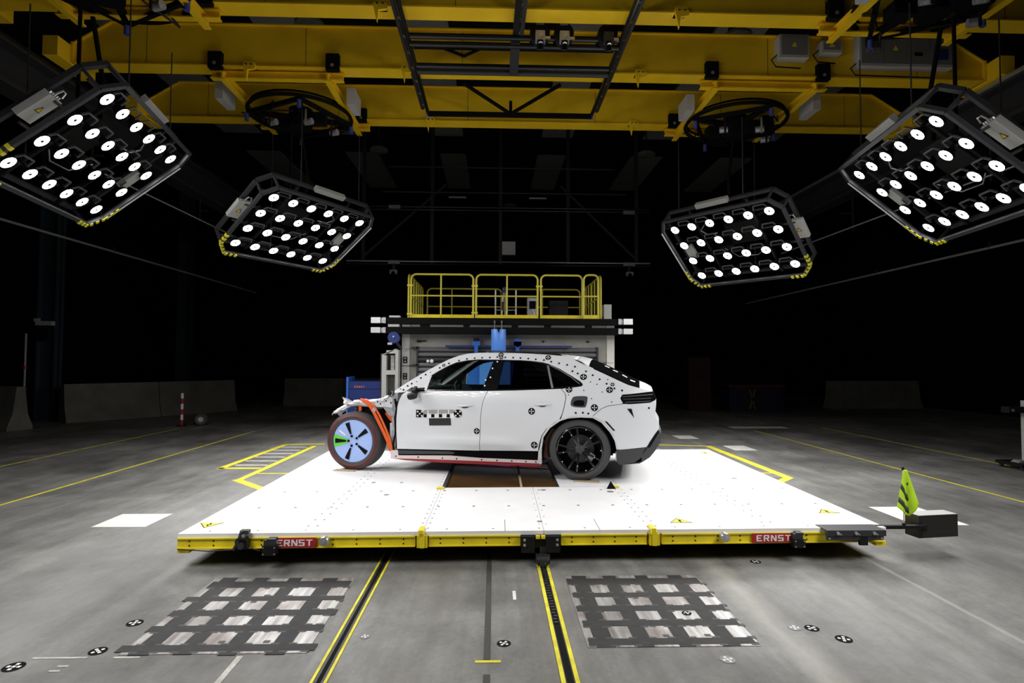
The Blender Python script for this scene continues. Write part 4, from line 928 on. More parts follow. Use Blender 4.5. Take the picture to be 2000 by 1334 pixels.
# hanging blue cylinder and hooks
hc = thing('blue_cylinder', 'bright blue cylinder hanging in front of the black crash beam', 'cylinder', (.10, 13.0, 2.45))
mb = MB(); mb.lathe([(0, 0), (.16, 0), (.165, -.01), (.165, -.47), (.16, -.48), (0, -.48)], (0, 0, 0), (0, 0, 1), 28); mb.build('cylinder_body', 'blue_l', hc)
mb = MB(); mb.prism([(-.03, 0), (.03, 0), (0, -.09)], lambda x, z, d: V((x, -.172+d, z)), .012); mb.build('notch', 'matte', hc, smooth=False)
mb = MB()
for x in (-.09, .07): mb.cyl((x, 0, 0), (x, .1, .16), .012, 8); mb.cyl((x, .1, .16), (x, .14, .2), .02, 8)
mb.build('hook_rod', 'silver', hc)
# blue column in front of the block, seen through the car windows
bc = thing('blue_column', 'broad bright blue steel column standing behind the car windows', 'column', (.0, 12.3, 0))
mb = MB(); mb.span((-.30, -.22, 0), (.34, .22, 1.73)); mb.build('column_body', 'blue_l', bc, smooth=False)
mb = MB(); mb.span((-.75, -.16, 0), (-.30, .20, 1.70)); mb.build('side_plate', 'blue', bc, smooth=False)
mb = MB(); mb.span((.34, -.1, 0), (.62, .2, 1.70)); mb.build('side_plate', 'blue_d', bc, smooth=False)
mb = MB(); mb.span((-.22, -.235, 1.22), (.30, -.22, 1.235)); mb.span((-.05, -.235, .4), (-.035, -.22, 1.22)); mb.box((.02, -.23, 1.42), (.06, .02, .2)); mb.build('seam', 'blue_d', bc, smooth=False)
# yellow guard railing on top
gr = thing('guard_railing', 'yellow tubular guard railing around the top of the crash block', 'railing', (.3, 14.9, 2.71)); go = V((.3, 14.9, 2.71))
def loop(x0, x1, y0, y1, mids, z0=2.72, z1=3.79):
    a, b = V((x0, y0, 0)), V((x1, y1, 0)); d = (b-a).normalized(); rr = .12; pts = [a+V((0, 0, z0)), a+V((0, 0, z1-rr))]
    for k in range(1, 6): t = k/5*PI/2; pts.append(a+d*rr*(1-math.cos(t))+V((0, 0, z1-rr+rr*math.sin(t))))
    for k in range(6): t = PI/2*(1-k/5); pts.append(b-d*rr*(1-math.cos(t))+V((0, 0, z1-rr+rr*math.sin(t))))
    pts.append(b+V((0, 0, z0))); mb = MB(); mb.tube([p-go for p in pts], .024, 10)
    mb.cyl(a+V((0, 0, 3.28))-go, b+V((0, 0, 3.28))-go, .019, 8)
    for m_ in mids: q = a+(b-a)*m_; mb.cyl(q+V((0, 0, z0))-go, q+V((0, 0, z1-.005))-go, .02, 8)
    fr = mb.build('railing_frame', 'rail_y', gr)
    mb = MB(); n = d.cross(V((0, 0, 1)))*.012; mb.bar(a+V((0, 0, 2.78))-go, b+V((0, 0, 2.78))-go, .012, .11); mb.build('toe_board', 'yellow_p', fr, smooth=False)
loop(-1.97, -.50, 13.72, 13.72, [.48]); loop(-.43, 1.03, 13.72, 13.72, [.5]); loop(1.11, 2.10, 13.72, 13.72, []); loop(2.12, 2.47, 13.62, 13.62, [])
for x in (-2.03, 2.55): loop(x, x, 13.74, 15.05, [.33, .66]); loop(x, x, 15.12, 16.4, [.33, .66])
loop(-1.9, .2, 16.45, 16.45, [.33, .66]); loop(.3, 2.45, 16.45, 16.45, [.5])
blk('coupling', 'rail_y', gr, ((-.54, 13.70, 3.50), (-.39, 13.74, 3.54)), ((-.54, 13.70, 2.86), (-.39, 13.74, 2.90)), ((.99, 13.70, 3.50), (1.15, 13.74, 3.54)), ((-2.06, 13.69, 3.5), (-1.93, 13.73, 3.54)), ((-2.06, 13.69, 2.82), (-1.93, 13.73, 2.86)), org=go)
# gear on the block
kx = thing('control_cabinet', 'grey control cabinet with dark display behind the middle railing', 'cabinet', (.96, 14.6, 2.71)); kb = V((.96, 14.6, 2.71))
mb = MB(); mb.span((-.13, -.12, 0), (.13, .12, .62)); mb.build('cabinet_body', 'grey_metal', kx, smooth=False)
mb = MB(); mb.span((-.08, -.13, .34), (.08, -.12, .54)); mb.build('display', 'matte', kx, smooth=False)
mb = MB(); mb.tube([(0, -.13, .3), (.05, -.16, .22), (.04, -.14, .1)], .01, 6); mb.build('cable', 'silver', kx)
mb = MB(); mb.span((1.42, 14.8, 2.71), (1.90, 15.3, 3.30)); tag(mb.build('equipment_crate', 'black', smooth=False), 'dark crate behind the right railing panel', 'crate')
mb = MB(); mb.span((2.62, 13.7, 2.71), (2.80, 13.95, 3.10)); tag(mb.build('grey_box', 'grey', smooth=False), 'plain grey box at the right end of the crash block top', 'box')
tr_ = thing('tripod_sensor', 'thin grey sensor rig with blue lens standing behind the centre railing', 'sensor', (.28, 14.4, 2.71))
for x in (-.25, .02, .26): mb = MB(); mb.cyl((x, 0, 0), (x, 0, .80 if x else .84), .022, 8); mb.build('post', 'grey_metal', tr_)
mb = MB(); mb.cyl((-.25, 0, .3), (.26, 0, .3), .015, 8); mb.cyl((-.1, 0, .05), (-.05, 0, .86), .02, 8); mb.build('crossbar', 'grey_metal', tr_)
for c_, d_ in (((.0, -.03, .80), (.12, .1, .12)), ((-.09, -.03, .72), (.05, .06, .16)), ((-.07, -.03, .4), (.06, .06, .2))): mb = MB(); mb.box(c_, d_); mb.build('sensor_head', 'dark', tr_, smooth=False)
mb = MB(); mb.cyl((.0, -.08, .82), (.0, -.11, .82), .045, 14); mb.build('lens', 'bluelens', tr_)
# blue cabinet, rack and blue wheel left of the block
wc = thing('workshop_cabinet', 'dark blue workshop cabinet with small orange lettering left of the crash block', 'cabinet', (-2.9, 13.4, 0))
mb = MB(); mb.span((-.40, -.1, .05), (.42, .5, 1.26)); mb.build('cabinet_body', 'blue_d', wc, smooth=False)
for z0, z1 in ((1.09, 1.26), (.86, 1.08), (.55, .85), (.1, .54)): mb = MB(); mb.span((-.385, -.115, z0+.006), (.40, -.1, z1-.006)); mb.build('drawer', 'blue_d', wc, smooth=False)
mb = MB(); mb.span((-.45, -.12, 0), (-.405, .5, 1.36)); mb.build('side_post', 'blue', wc, smooth=False)
mb = MB(); letters(mb, 'ERNST', (-.27, -.115, 1.115), (1, 0, 0), (0, 0, 1), (0, -1, 0), .045, adv=1.12); mb.build('lettering', 'orange_t', wc, smooth=False)
rk = thing('steel_rack', 'grey steel frame with two dark openings beside the crash block', 'rack', (-2.33, 13.25, 0))
for a, b in (((-.20, -.1, 0), (-.10, .2, 1.86)), ((.10, -.1, 0), (.17, .2, 1.98))): mb = MB(); mb.span(a, b); mb.build('upright', 'grey', rk, smooth=False)
mb = MB(); mb.span((-.10, -.1, 1.42), (.10, .2, 1.52)); mb.span((-.10, -.1, .8), (.10, .2, .94)); mb.span((-.1, -.1, 1.90), (.1, .2, 1.97)); mb.bar((-.2, .05, 1.86), (.12, .05, 2.0), .3, .02); mb.build('crosspiece', 'grey', rk, smooth=False)
mb = MB(); mb.span((-.10, .18, .3), (.10, .2, 1.92)); mb.build('back_plate', 'green_i', rk, smooth=False)
mb = MB(); mb.span((-.02, .02, 1.52), (.06, .16, 1.86)); mb.build('slide', 'grey_metal', rk, smooth=False)
mb = MB(); mb.box((.05, .16, 1.0), (.05, .06, .05)); mb.build('latch', 'grey_metal', rk, smooth=False)
mb = MB(); mb.span((-.235, -.05, 0), (-.205, .15, 1.90)); mb.build('edge_post', 'dark', rk, smooth=False)
bw = thing('winch_drum', 'dark blue winch drum at the left end below the crash beam', 'winch', (-2.27, 13.2, 2.22))
mb = MB(); mb.cyl((0, -.08, .04), (0, .1, .04), .13, 22); mb.build('drum', 'blue_d', bw)
mb = MB(); mb.cyl((0, -.1, .06), (0, -.08, .06), .02, 8); mb.box((-.08, -.06, -.1), (.10, .05, .05)); mb.build('hub', 'silver', bw)
mb = MB(); mb.bar((0, 0, 0), (.15, .1, -.22), .06, .06); mb.bar((0, .05, .1), (0, .1, .2), .05, .05); mb.build('mount', 'black', bw)

# ------------------------------------------------------------------ concrete barriers and things in the dark
def barrier(a, b, h, label, name='concrete_barrier'):
    a, b = V((*a, 0)), V((*b, 0)); d = (b-a).normalized(); n = d.cross(V((0, 0, 1))); L = (b-a).length
    prof = [(-.30, 0), (.30, 0), (.30, .08), (.18, .38), (.10, h), (-.10, h), (-.18, .38), (-.30, .08)]
    t = thing(name, label, 'barrier', (a+b)/2)
    k = max(1, round(L/2.6))
    for i in range(k):
        p = a+d*(L*i/k+.01); q = L/k-.02
        mb = MB(); mb.prism(prof, lambda x, z, e: p-t.location+n*x+d*e+V((0, 0, z)), q); mb.build('barrier_segment', 'barrier', t, smooth=False)
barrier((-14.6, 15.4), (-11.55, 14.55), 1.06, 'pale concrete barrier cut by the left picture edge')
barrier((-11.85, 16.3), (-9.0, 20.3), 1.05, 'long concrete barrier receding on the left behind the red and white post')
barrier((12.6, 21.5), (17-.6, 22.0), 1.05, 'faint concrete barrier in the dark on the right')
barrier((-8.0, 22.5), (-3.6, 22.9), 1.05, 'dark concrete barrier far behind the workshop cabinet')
pp = thing('marker_post', 'thin red and white striped marker post standing on the dark floor at left', 'post', (-8.18, 15.5, 0))
for k in range(6): mb = MB(); mb.cyl((0, 0, .02+k*.14), (0, 0, .02+(k+1)*.14), .035, 12); mb.build('post_band', 'tgt_w' if k % 2 else 'signred', pp)
mb = MB(); mb.lathe([(0, .03), (.12, .02), (.13, 0)], (0, 0, 0), (0, 0, 1), 16); mb.build('post_foot', 'black', pp)
dw = thing('dolly_wheel', 'small grey wheel dolly beside the red and white post', 'dolly', (-7.78, 15.6, 0))
mb = MB(); mb.lathe([(.07, -.04), (.15, -.045), (.17, 0), (.15, .045), (.07, .04)], (.05, 0, .17), (.4, -1, 0), 24); mb.build('tyre', 'trim_grey', dw)
mb = MB(); mb.lathe([(0, .0), (.09, .03), (.1, .05)], (.05, 0, .17), (.4, -1, 0), 18); mb.build('wheel_hub', 'grey', dw)
mb = MB(); mb.bar((-.2, .1, .02), (.1, .1, .02), .2, .03); mb.bar((-.15, .05, .02), (-.13, .05, .3), .04, .04); mb.build('frame', 'dark', dw, smooth=False)
cs = thing('camera_stand', 'grey wheeled camera stand at the right picture edge', 'camera stand', (8.79, 9.35, 0))
mb = MB(); mb.span((-.02, -.05, .1), (.10, .05, 1.12)); mb.build('column', 'grey', cs, smooth=False)
mb = MB(); mb.span((-.30, -.25, .06), (.35, .25, .11)); mb.build('base', 'black', cs, smooth=False)
mb = MB(); mb.prism([(-.22, .11), (.0, .11), (.0, .14), (-.16, .145)], lambda x, z, d: V((x, -.1+d, z)), .15); mb.build('base_bracket', 'grey_metal', cs, smooth=False)
for x, y in ((-.24, -.2), (-.24, .2), (.28, -.2), (.28, .2)): mb = MB(); mb.lathe([(0, -.02), (.03, -.02), (.03, .02), (0, .02)], (x, y, .03), (0, 1, 0), 14); mb.build('castor', 'rubber', cs)
mb = MB(); mb.span((-.33, -.08, .92), (.0, .08, 1.02)); hd = mb.build('camera_head', 'black', cs, smooth=False)
for x in (-.27, -.05): mb = MB(); mb.box((x, -.085, .965), (.035, .02, .04)); mb.build('knob', 'silver', hd, smooth=False)
for k, (x, y, w) in enumerate(((-12.75, 17.0, .26), (-12.9, 24.5, .26))):
    c = thing('steel_column', ('nearer', 'farther')[k]+' dark blue-grey steel column rising behind the left barriers', 'column', (x, y, 0))
    mb = MB(); mb.span((-w, -.02, 0), (w, .02, 11)); mb.span((-w, -.16, 0), (-w+.03, .16, 11)); mb.span((w-.03, -.16, 0), (w, .16, 11)); mb.build('column_profile', mat('column_blue_%d' % k, (.03, .04, .055), .5), c, smooth=False)
    if k == 0:
        mb = MB(); mb.box((.05, -.25, 2.75), (.44, .15, .12)); mb.box((-.2, -.22, 2.84), (.12, .1, .1)); mb.build('camera_box', 'grey', c, smooth=False)
        mb = MB(); mb.box((.05, -.25, 2.45), (.3, .2, .34)); mb.build('device', 'black', c, smooth=False)
pl_ = thing('warning_pole', 'thin pole with red bands hanging at the left steel column', 'pole', (-13.1, 16.6, .7))
mb = MB(); mb.cyl((0, 0, -.7), (0, 0, 1.75), .025, 8); mb.build('pole', 'grey', pl_)
for z in (.75, .15): mb = MB(); mb.cyl((0, 0, z), (0, 0, z+.10), .05, 10); mb.build('red_band', 'signred', pl_)
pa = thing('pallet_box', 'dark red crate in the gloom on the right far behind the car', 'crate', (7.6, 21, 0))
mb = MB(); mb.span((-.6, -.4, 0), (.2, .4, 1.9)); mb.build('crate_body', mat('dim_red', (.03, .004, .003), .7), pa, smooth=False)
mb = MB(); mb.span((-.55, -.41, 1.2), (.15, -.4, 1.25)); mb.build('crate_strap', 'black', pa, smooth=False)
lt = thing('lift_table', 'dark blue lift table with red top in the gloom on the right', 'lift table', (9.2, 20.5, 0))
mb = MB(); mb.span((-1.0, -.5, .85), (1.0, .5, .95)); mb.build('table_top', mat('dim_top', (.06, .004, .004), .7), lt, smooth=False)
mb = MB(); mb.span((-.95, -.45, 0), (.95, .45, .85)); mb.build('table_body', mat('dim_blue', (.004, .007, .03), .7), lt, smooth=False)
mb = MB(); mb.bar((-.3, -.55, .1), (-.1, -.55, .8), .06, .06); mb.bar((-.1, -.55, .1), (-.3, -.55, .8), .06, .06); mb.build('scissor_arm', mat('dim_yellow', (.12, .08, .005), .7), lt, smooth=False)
# tensioned cables / cable rails along the hall sides
def long_rail(x, z, y0, y1, rad, m, label, step=4.0, hx=0., hh=.16):
    t = thing('cable_rail', label, 'rail', (x, y0, z)); mb = MB(); mb.cyl((0, 0, 0), (0, y1-y0, 0), rad, 8); mb.build('rail_tube', m, t)
    y = 1.0
    while y < y1-y0: mb = MB(); mb.box((hx/2, y, hh/2-.02), (.05+abs(hx), .03 if hx else .08, hh if not hx else .03)); (mb.box((hx, y, hh/2), (.03, .03, hh)) if hx else None); mb.build('rail_hanger', 'dark', t, smooth=False); y += step
long_rail(-11.0, 4.85, 4, 27, .03, 'grey', 'thin bright rail running along the left side wall')
long_rail(11.5, 4.42, 4, 26, .03, 'grey', 'thin bright rail running along the right side wall')
long_rail(-7.4, 5.25, 10, 17, .016, 'grey', 'thin cable between the two left light panels', hx=-.18, hh=.68)
long_rail(8.6, 5.0, 9, 17, .016, 'grey', 'thin cable between the two right light panels', hx=.30, hh=.93)
# crane runways
for x, lb, xm in ((-7.62, 'dark crane runway girder high along the left side', -7.45), (8.95, 'dark crane runway girder high along the right side', 8.76)):
    t = thing('crane_runway', lb, 'runway', (x, 14, 6.6))
    mb = MB(); mb.span((-.25, -12, -.08), (.25, 16, -.03)); mb.span((-.03, -12, -.6), (.03, 16, -.05)); mb.span((-.2, -12, -.68), (.2, 16, -.6)); mb.build('girder', 'dark', t, smooth=False)
    mb = MB(); mb.cyl((xm-x, -12, .02), (xm-x, 16, .02), .06, 10); mb.build('bus_bar', 'silver' if x > 0 else 'tube', t)

# ------------------------------------------------------------------ crane bridge girders
def girder(yc, x0, x1, label, hooks):
    zb = 6.70; h = .72; t = thing('crane_girder', label, 'crane girder', ((x0+x1)/2, yc, zb)); xm = (x0+x1)/2; a, b = x0-xm, x1-xm
    mb = MB(); mb.prism([(a, .02), (b, .02), (b, .34), (b-.62, h), (a+.62, h), (a, .34)], lambda x, z, d: V((x, -.11+d, z)), .22); mb.build('web', 'yellow', t, smooth=False)
    mb = MB(); mb.span((a, -.16, 0), (b, .16, .022)); mb.build('bottom_flange', 'yellow', t, smooth=False)
    mb = MB(); mb.span((a+.62, -.16, h), (b-.62, .16, h+.02)); mb.bar((a, 0, .34), (a+.62, 0, h+.005), .32, .02); mb.bar((b, 0, .34), (b-.62, 0, h+.005), .32, .02); mb.build('top_flange', 'yellow', t, smooth=False)
    for s, x in ((-1, a), (1, b)):
        mb = MB(); mb.span((x-.02, -.17, .0), (x+.02, .17, .36)); ep = mb.build('end_plate', 'yellow', t, smooth=False)
        mb = MB()
        for y in (-.1, .1):
            for z in (.08, .28): mb.cyl((x+s*.02, y, z), (x+s*.04, y, z), .02, 8)
        mb.build('bolt', 'dark', ep)
        mb = MB(); mb.span((x+s*.02, -.45, -.02), (x+s*.26, .45, .30)); mb.build('end_carriage', 'yellow', t, smooth=False)
    for x in hooks:
        mb = MB(); mb.prism([(x-xm-.06, .03), (x-xm+.14, .03), (x-xm+.14, -.05), (x-xm+.02, -.07), (x-xm, -.24), (x-xm-.04, -.07)], lambda p, q, d: V((p, -.19+d, q)), .05); mb.span((x-xm-.05, -.18, .0), (x-xm+.12, -.02, .07)); bk = mb.build('stop_bracket', 'yellow', t, smooth=False)
        mb = MB(); mb.cyl((x-xm, -.195, .02), (x-xm, -.2, .02), .014, 8); mb.cyl((x-xm+.08, -.195, .02), (x-xm+.08, -.2, .02), .014, 8); mb.build('bolt', 'dark', bk)
    for k in range(6):
        mb = MB(); mb.box((a+1.2+(b-a-2.4)*k/5, -.111, .37), (.008, .004, .66)); mb.build('web_seam', 'trim_grey', t, smooth=False)
girder(8.15, -7.1, 8.62, 'nearest yellow crane girder crossing the top edge of the picture', (-1.66, 2.6))
girder(9.91, -7.1, 8.62, 'middle of the three yellow crane girders', (-1.55, 2.46, -4.2))
girder(12.02, -7.1, 8.62, 'farthest yellow crane girder, lowest in the picture', (-1.38, 2.85))

# rotating carriages between girders that carry the light panels
def carriage(cx, cy, y0, y1, label, mir, zr=.03):
    t = thing('panel_carriage', label, 'carriage', (cx, cy, 6.5)); a, b = y0-cy, y1-cy
    for x in (-.88, .88):
        mb = MB(); mb.span((x-.05, a-.15, -.02), (x+.05, b+.15, .0)); mb.span((x-.012, a-.15, -.0), (x+.012, b+.15, .10)); mb.span((x-.05, a-.15, .10), (x+.05, b+.15, .12)); mb.build('side_rail', 'yellow', t, smooth=False)
    for y in (a, b):
        mb = MB(); mb.span((-1.12, y-.06, .04), (1.12, y+.06, .06)); mb.span((-1.12, y-.01, .06), (1.12, y+.01, .15)); mb.span((-1.12, y-.06, .15), (1.12, y+.06, .165)); mb.build('cross_rail', 'yellow', t, smooth=False)
        for x in (-.98, .98):
            mb = MB(); mb.span((x-.11, y-.22, .14), (x+.11, y-.12, .42)); mb.build('wheel_block', 'matte', t, smooth=False)
            mb = MB(); mb.cyl((x, y-.225, .22), (x, y-.22, .22), .03, 10); mb.build('axle_cap', 'silver', t)
    mb = MB(); R_ = .94
    mb.tube([(R_*math.cos(q), R_*math.sin(q), zr-.10) for q in rng(0, 2*PI, 40)[:-1]], .035, 8, closed=True); mb.tube([(R_*.97*math.cos(q), R_*.97*math.sin(q), zr-.02) for q in rng(0, 2*PI, 40)[:-1]], .02, 6, closed=True); mb.build('slew_ring', 'matte', t)
    mb = MB()
    for q in (.3, .3+PI/2, .3+PI, .3+3*PI/2): mb.bar((0, 0, zr-.14), (R_*math.cos(q), R_*math.sin(q), zr-.14), .09, .08)
    for q in (.3, .3+PI/2, .3+PI, .3+3*PI/2): mb.bar((R_*math.cos(q), R_*math.sin(q), zr-.16), (R_*math.cos(q+PI/2), R_*math.sin(q+PI/2), zr-.16), .06, .07)
    mb.build('ring_spoke', 'matte', t, smooth=False)
    mb = MB(); mb.cyl((0, 0, zr-.35), (0, 0, zr+.02), .22, 18); mb.box((.3, -.25, zr-.26), (.5, .2, .2)); mb.box((-.38, .1, zr-.24), (.3, .24, .18)); mb.build('drive_unit', 'matte', t)
    for k, (x, y) in enumerate(((.22, -.4), (-.45, -.35), (.55, .1))):
        mb = MB(); mb.cyl((x, y, zr-.38), (x+.14, y-.05, zr-.38), .06, 14); mb.build('motor', 'grey_metal', t)
        mb = MB(); mb.cyl((x+.05, y-.15, zr-.5), (x+.05, y-.15, zr-.2), .02, 8); mb.build('cable', 'silver' if k == 0 else 'black', t)
    for k in range(4):
        q = .3+k*PI/2; mb = MB(); mb.cyl((R_*math.cos(q), R_*math.sin(q)-.03, zr-.20), (R_*math.cos(q), R_*math.sin(q)-.03, zr-.33), .038, 12); mb.build('signal_light', 'bluelens', t)
    rn = random.Random(int(cx*10))
    for k in range(6):
        q = rn.uniform(0, 6.28); p = V((.7*math.cos(q), .7*math.sin(q), zr-.1)); mb = MB()
        mb.tube([p, p+V((rn.uniform(-.2, .2), rn.uniform(-.2, .2), -.16)), p+V((rn.uniform(-.4, .4), rn.uniform(-.4, .4), -.05))], .015, 6); mb.build('cable', 'black', t)
    for x in (-1.0, 1.0):
        mb = MB(); mb.box((x*1.12 if x*mir > 0 else x*1.16, -.45 if x*mir > 0 else -.6, .02), (.14, .5, .3)); mb.build('drive_cabinet', 'grey', t, smooth=False)
carriage(-5.02, 7.45, 6.5, 8.15, 'light panel carriage at upper left between the near girders', 1, zr=.22)
carriage(-3.74, 11.1, 9.91, 12.02, 'light panel carriage left of centre below the middle girder', 1)
carriage(4.72, 11.1, 9.91, 12.02, 'light panel carriage right of centre below the middle girder', -1)
carriage(5.84, 7.4, 6.5, 8.15, 'light panel carriage at upper right between the near girders', -1, zr=.22)

# electrical cabinets on the middle girder
def ecab(x0, z0, x1, z1, label, y=9.62, d=.2, big=False):
    t = thing('switch_cabinet', label, 'cabinet', ((x0+x1)/2, y, z0)); w = (x1-x0)/2; h = z1-z0
    mb = MB(); mb.span((-w, 0, 0), (w, d, h)); mb.build('cabinet_body', 'grey', t, smooth=False)
    n = 4 if big else 1
    for k in range(n):
        a, b = -w+.03+(2*w-.06)*k/n, -w+.03+(2*w-.06)*(k+1)/n-.01
        mb = MB(); mb.span((a, -.012, .04), (b, 0, h-.03)); dr = mb.build('door', 'grey_d', t, smooth=False)
        c = (a+b)/2
        if big and k == 0:
            mb = MB()
            for q in range(3): mb.cyl((a+.1+q*.11, -.012, h*.42), (a+.1+q*.11, -.025, h*.42), .02, 10)
            mb.build('indicator', 'silver', dr)
            mb = MB(); mb.span((a+.06, -.02, h*.52), (b-.06, -.01, h*.9)); mb.build('vent_grille', 'trim_grey', dr, smooth=False)
        elif big and k == 3: mb = MB(); mb.span((a+.08, -.02, h*.2), (b-.08, -.01, h*.5)); mb.build('name_plate', 'blue_d', dr, smooth=False)
        elif big and k == 2: mb = MB(); mb.span((c-.07, -.02, h*.3), (c+.07, -.01, h*.4)); mb.build('display', 'matte', dr, smooth=False)
        else: mb = MB(); mb.prism([(c-.05, h*.45), (c+.05, h*.45), (c, h*.45+.09)], lambda x, z, e: V((x, -.015+e*.5, z)), .006); mb.build('warning_triangle', 'line_y', dr, smooth=False)
    mb = MB(); mb.tube([(-w+.02, d*.5, .1), (-w-.1, d*.5, .0), (-w-.02, d*.5, -.12), (w*.6, d*.5, -.14)], .012, 6); mb.build('cable', 'black', t)
ecab(4.88, 6.98, 5.40, 7.38, 'larger of two small grey switch boxes on the middle girder')
ecab(5.62, 7.08, 5.98, 7.28, 'smaller of two small grey switch boxes on the middle girder')
ecab(6.28, 6.86, 7.95, 7.46, 'long grey four-door switch cabinet on the right of the middle girder', big=True)

# ------------------------------------------------------------------ camera gantry in the middle
gt = thing('camera_gantry', 'black rectangular camera gantry hanging under the girders in the centre', 'gantry', (.30, 9, 6.6))
def gsub(name, m, fn, smooth=True): mb = MB(); fn(mb); return mb.build(name, m, gt, smooth=smooth)
for x in (-1.62, 1.60):
    gsub('side_rail', 'tube', lambda mb: (mb.cyl((x, -3.5, -.0), (x, 2.25, 0), .035, 10),))
    gsub('side_rail', 'dark', lambda mb: (mb.cyl((x+(.10 if x > 0 else -.10), -3.5, .08), (x+(.1 if x > 0 else -.1), 2.2, .08), .04, 10),))
    for k in range(12): gsub('rail_clip', 'silver', lambda mb: mb.bar((x-.02, -3.2+k*.47, .0), (x+(.12 if x > 0 else -.12), -3.2+k*.47, .08), .02, .02), False)
    gsub('rail_end', 'grey_metal', lambda mb: mb.box((x, 2.28, -.01), (.09, .08, .10)), False)
gsub('end_beam', 'matte', lambda mb: mb.span((-1.62, 2.19, -.06), (1.60, 2.27, .02)), False)
for y, z, m_ in ((-.42, .02, 'tube'), (-.34, -.06, 'tube'), (.42, .0, 'tube'), (.50, -.06, 'dark'), (.05, .12, 'matte')):
    gsub('cross_tube', m_, lambda mb: mb.cyl((-1.60, y, z), (1.58, y, z), .045, 12))
for a, b, w in (((-.9, 1.5, .25), (-.02, 2.2, .0), .05), ((.9, 1.5, .25), (.02, 2.2, .0), .05), ((0, 2.2, 0), (0, 2.2, .24), .06), ((-1.2, .1, .15), (-.8, 0, -.05), .04), ((-.5, .1, .15), (-.8, 0, -.05), .04)):
    gsub('truss_brace', 'matte', lambda mb: mb.bar(a, b, w, w), False)
gsub('centre_mast', 'tube', lambda mb: mb.bar((.04, -3.2, .1), (.0, -.35, .06), .09, .05), False)
gsub('centre_mast', 'dark', lambda mb: (mb.bar((.13, -3.2, .1), (.09, -.35, .06), .06, .06), mb.bar((0, -.4, 0), (0, .5, -.05), .14, .12)), False)
for k in range(8): gsub('mast_rung', 'silver', lambda mb: mb.box((.05, -2.9+k*.34, .07), (.1, .02, .03)), False)
def gcam(x, label, lit):
    t = thing('high_speed_camera', label, 'camera', (x+.30, 8.52, 6.53))
    mb = MB(); mb.cyl((0, -.06, .12), (0, .16, .12), .15, 18); mb.build('clamp_ring', 'black', t)
    mb = MB(); mb.box((0, -.10, .02), (.14, .12, .14)); mb.box((0, -.05, .26), (.12, .1, .06)); mb.build('camera_body', 'grey_metal' if lit else 'dark', t, smooth=False)
    mb = MB(); mb.cyl((0, -.14, -.05), (0, -.10, -.17), .05, 16); mb.build('lens', 'gloss', t)
    mb = MB(); mb.box((.10, -.12, .0), (.1, .03, .03)); mb.cyl((0, -.16, -.10), (0, -.165, -.11), .03, 12); mb.build('bracket', 'silver', t, smooth=False)
gcam(.36, 'leftmost camera clamped to the gantry tube', True); gcam(.72, 'middle camera of three on the gantry tube', True); gcam(1.38, 'rightmost camera on the gantry tube, apart from the pair', False)

# far lattice frame and hanging cameras
lf = thing('lattice_frame', 'faint dark lattice frame hanging across the hall behind the crash block', 'frame', (.2, 20, 5.1)); lo = V((.2, 20, 5.1))
for x0, x1, z, m_ in ((-5.1, 5.45, 5.18, 'silver'), (-5.1, 5.45, 5.08, 'tube'), (-4.72, 5.46, 7.08, 'tube'), (-4.72, 5.46, 6.98, 'tube'), (-3.9, 4.6, 7.6, 'dark'), (-3.7, 4.2, 8.48, 'dark')):
    mb = MB(); mb.cyl(V((x0, 20, z))-lo, V((x1, 20, z))-lo, .03, 8); mb.build('tube_rail', m_, lf)
for x in (-4.55, -2.18, .2, 2.57, 4.98): mb = MB(); mb.span(V((x-.06, 20.05, 5.1))-lo, V((x+.06, 20.15, 11))-lo); mb.build('hanger', 'dark', lf, smooth=False)
mb = MB(); mb.bar(V((-4.6, 20.1, 5.3))-lo, V((-1.7, 20.1, 7.9))-lo, .08, .08); mb.build('brace', 'dark', lf, smooth=False)
mb = MB(); mb.bar(V((5.0, 20.1, 5.3))-lo, V((2.3, 20.1, 7.9))-lo, .08, .08); mb.build('brace', 'dark', lf, smooth=False)
for x, z in ((-3.46, 7.05), (4.69, 6.95), (-3.46, 5.13), (4.69, 5.13)): mb = MB(); mb.box(V((x, 19.95, z))-lo, (.4, .1, .12)); mb.build('trolley', 'grey_metal', lf, smooth=False)
for x in (-1.3, 1.5): mb = MB(); mb.box(V((x, 19.97, 7.42))-lo, (.6, .04, .05)); mb.build('light_bar', 'grey', lf, smooth=False)
mb = MB(); mb.span((.26, 19.90, 5.42), (.72, 20.0, 5.88)); tag(mb.build('reference_board', 'tgt_w', smooth=False), 'small pale square board hanging on the far lattice frame', 'board')
for x, lb in ((-3.46, 'left small camera hanging below the far lattice frame'), (4.69, 'right small camera hanging below the far lattice frame')):
    t = thing('hanging_camera', lb, 'camera', (x, 19.95, 4.8))
    mb = MB(); mb.span((-.05, -.05, 0), (.05, .05, .28)); mb.build('mount', 'dark', t, smooth=False)
    mb = MB(); mb.box((0, -.06, -.02), (.25, .14, .14)); mb.build('camera_body', 'grey_metal', t, smooth=False)
    mb = MB(); mb.cyl((0, -.13, -.05), (0, -.2, -.12), .07, 14); mb.build('lens', 'gloss', t)
def highbay(x, y, z, label):
    t = thing('high_bay_lamp', label, 'ceiling lamp', (x, y, z), group='unlit high bay lamps')
    mb = MB(); mb.lathe([(0, .10), (.08, .10), (.2, .06), (.31, -.02), (.315, -.08), (.28, -.1), (0, -.1)], (0, 0, 0), (0, 0, 1), 28); mb.build('lamp_shade', 'green_i', t)
    mb = MB()
    for k in range(9): mb.box((-.16+.04*k, 0, .14), (.015, .24, .12))
    mb.cyl((0, 0, .18), (0, 0, 10.99-z), .025, 8); mb.build('heat_sink', 'dark', t, smooth=False)
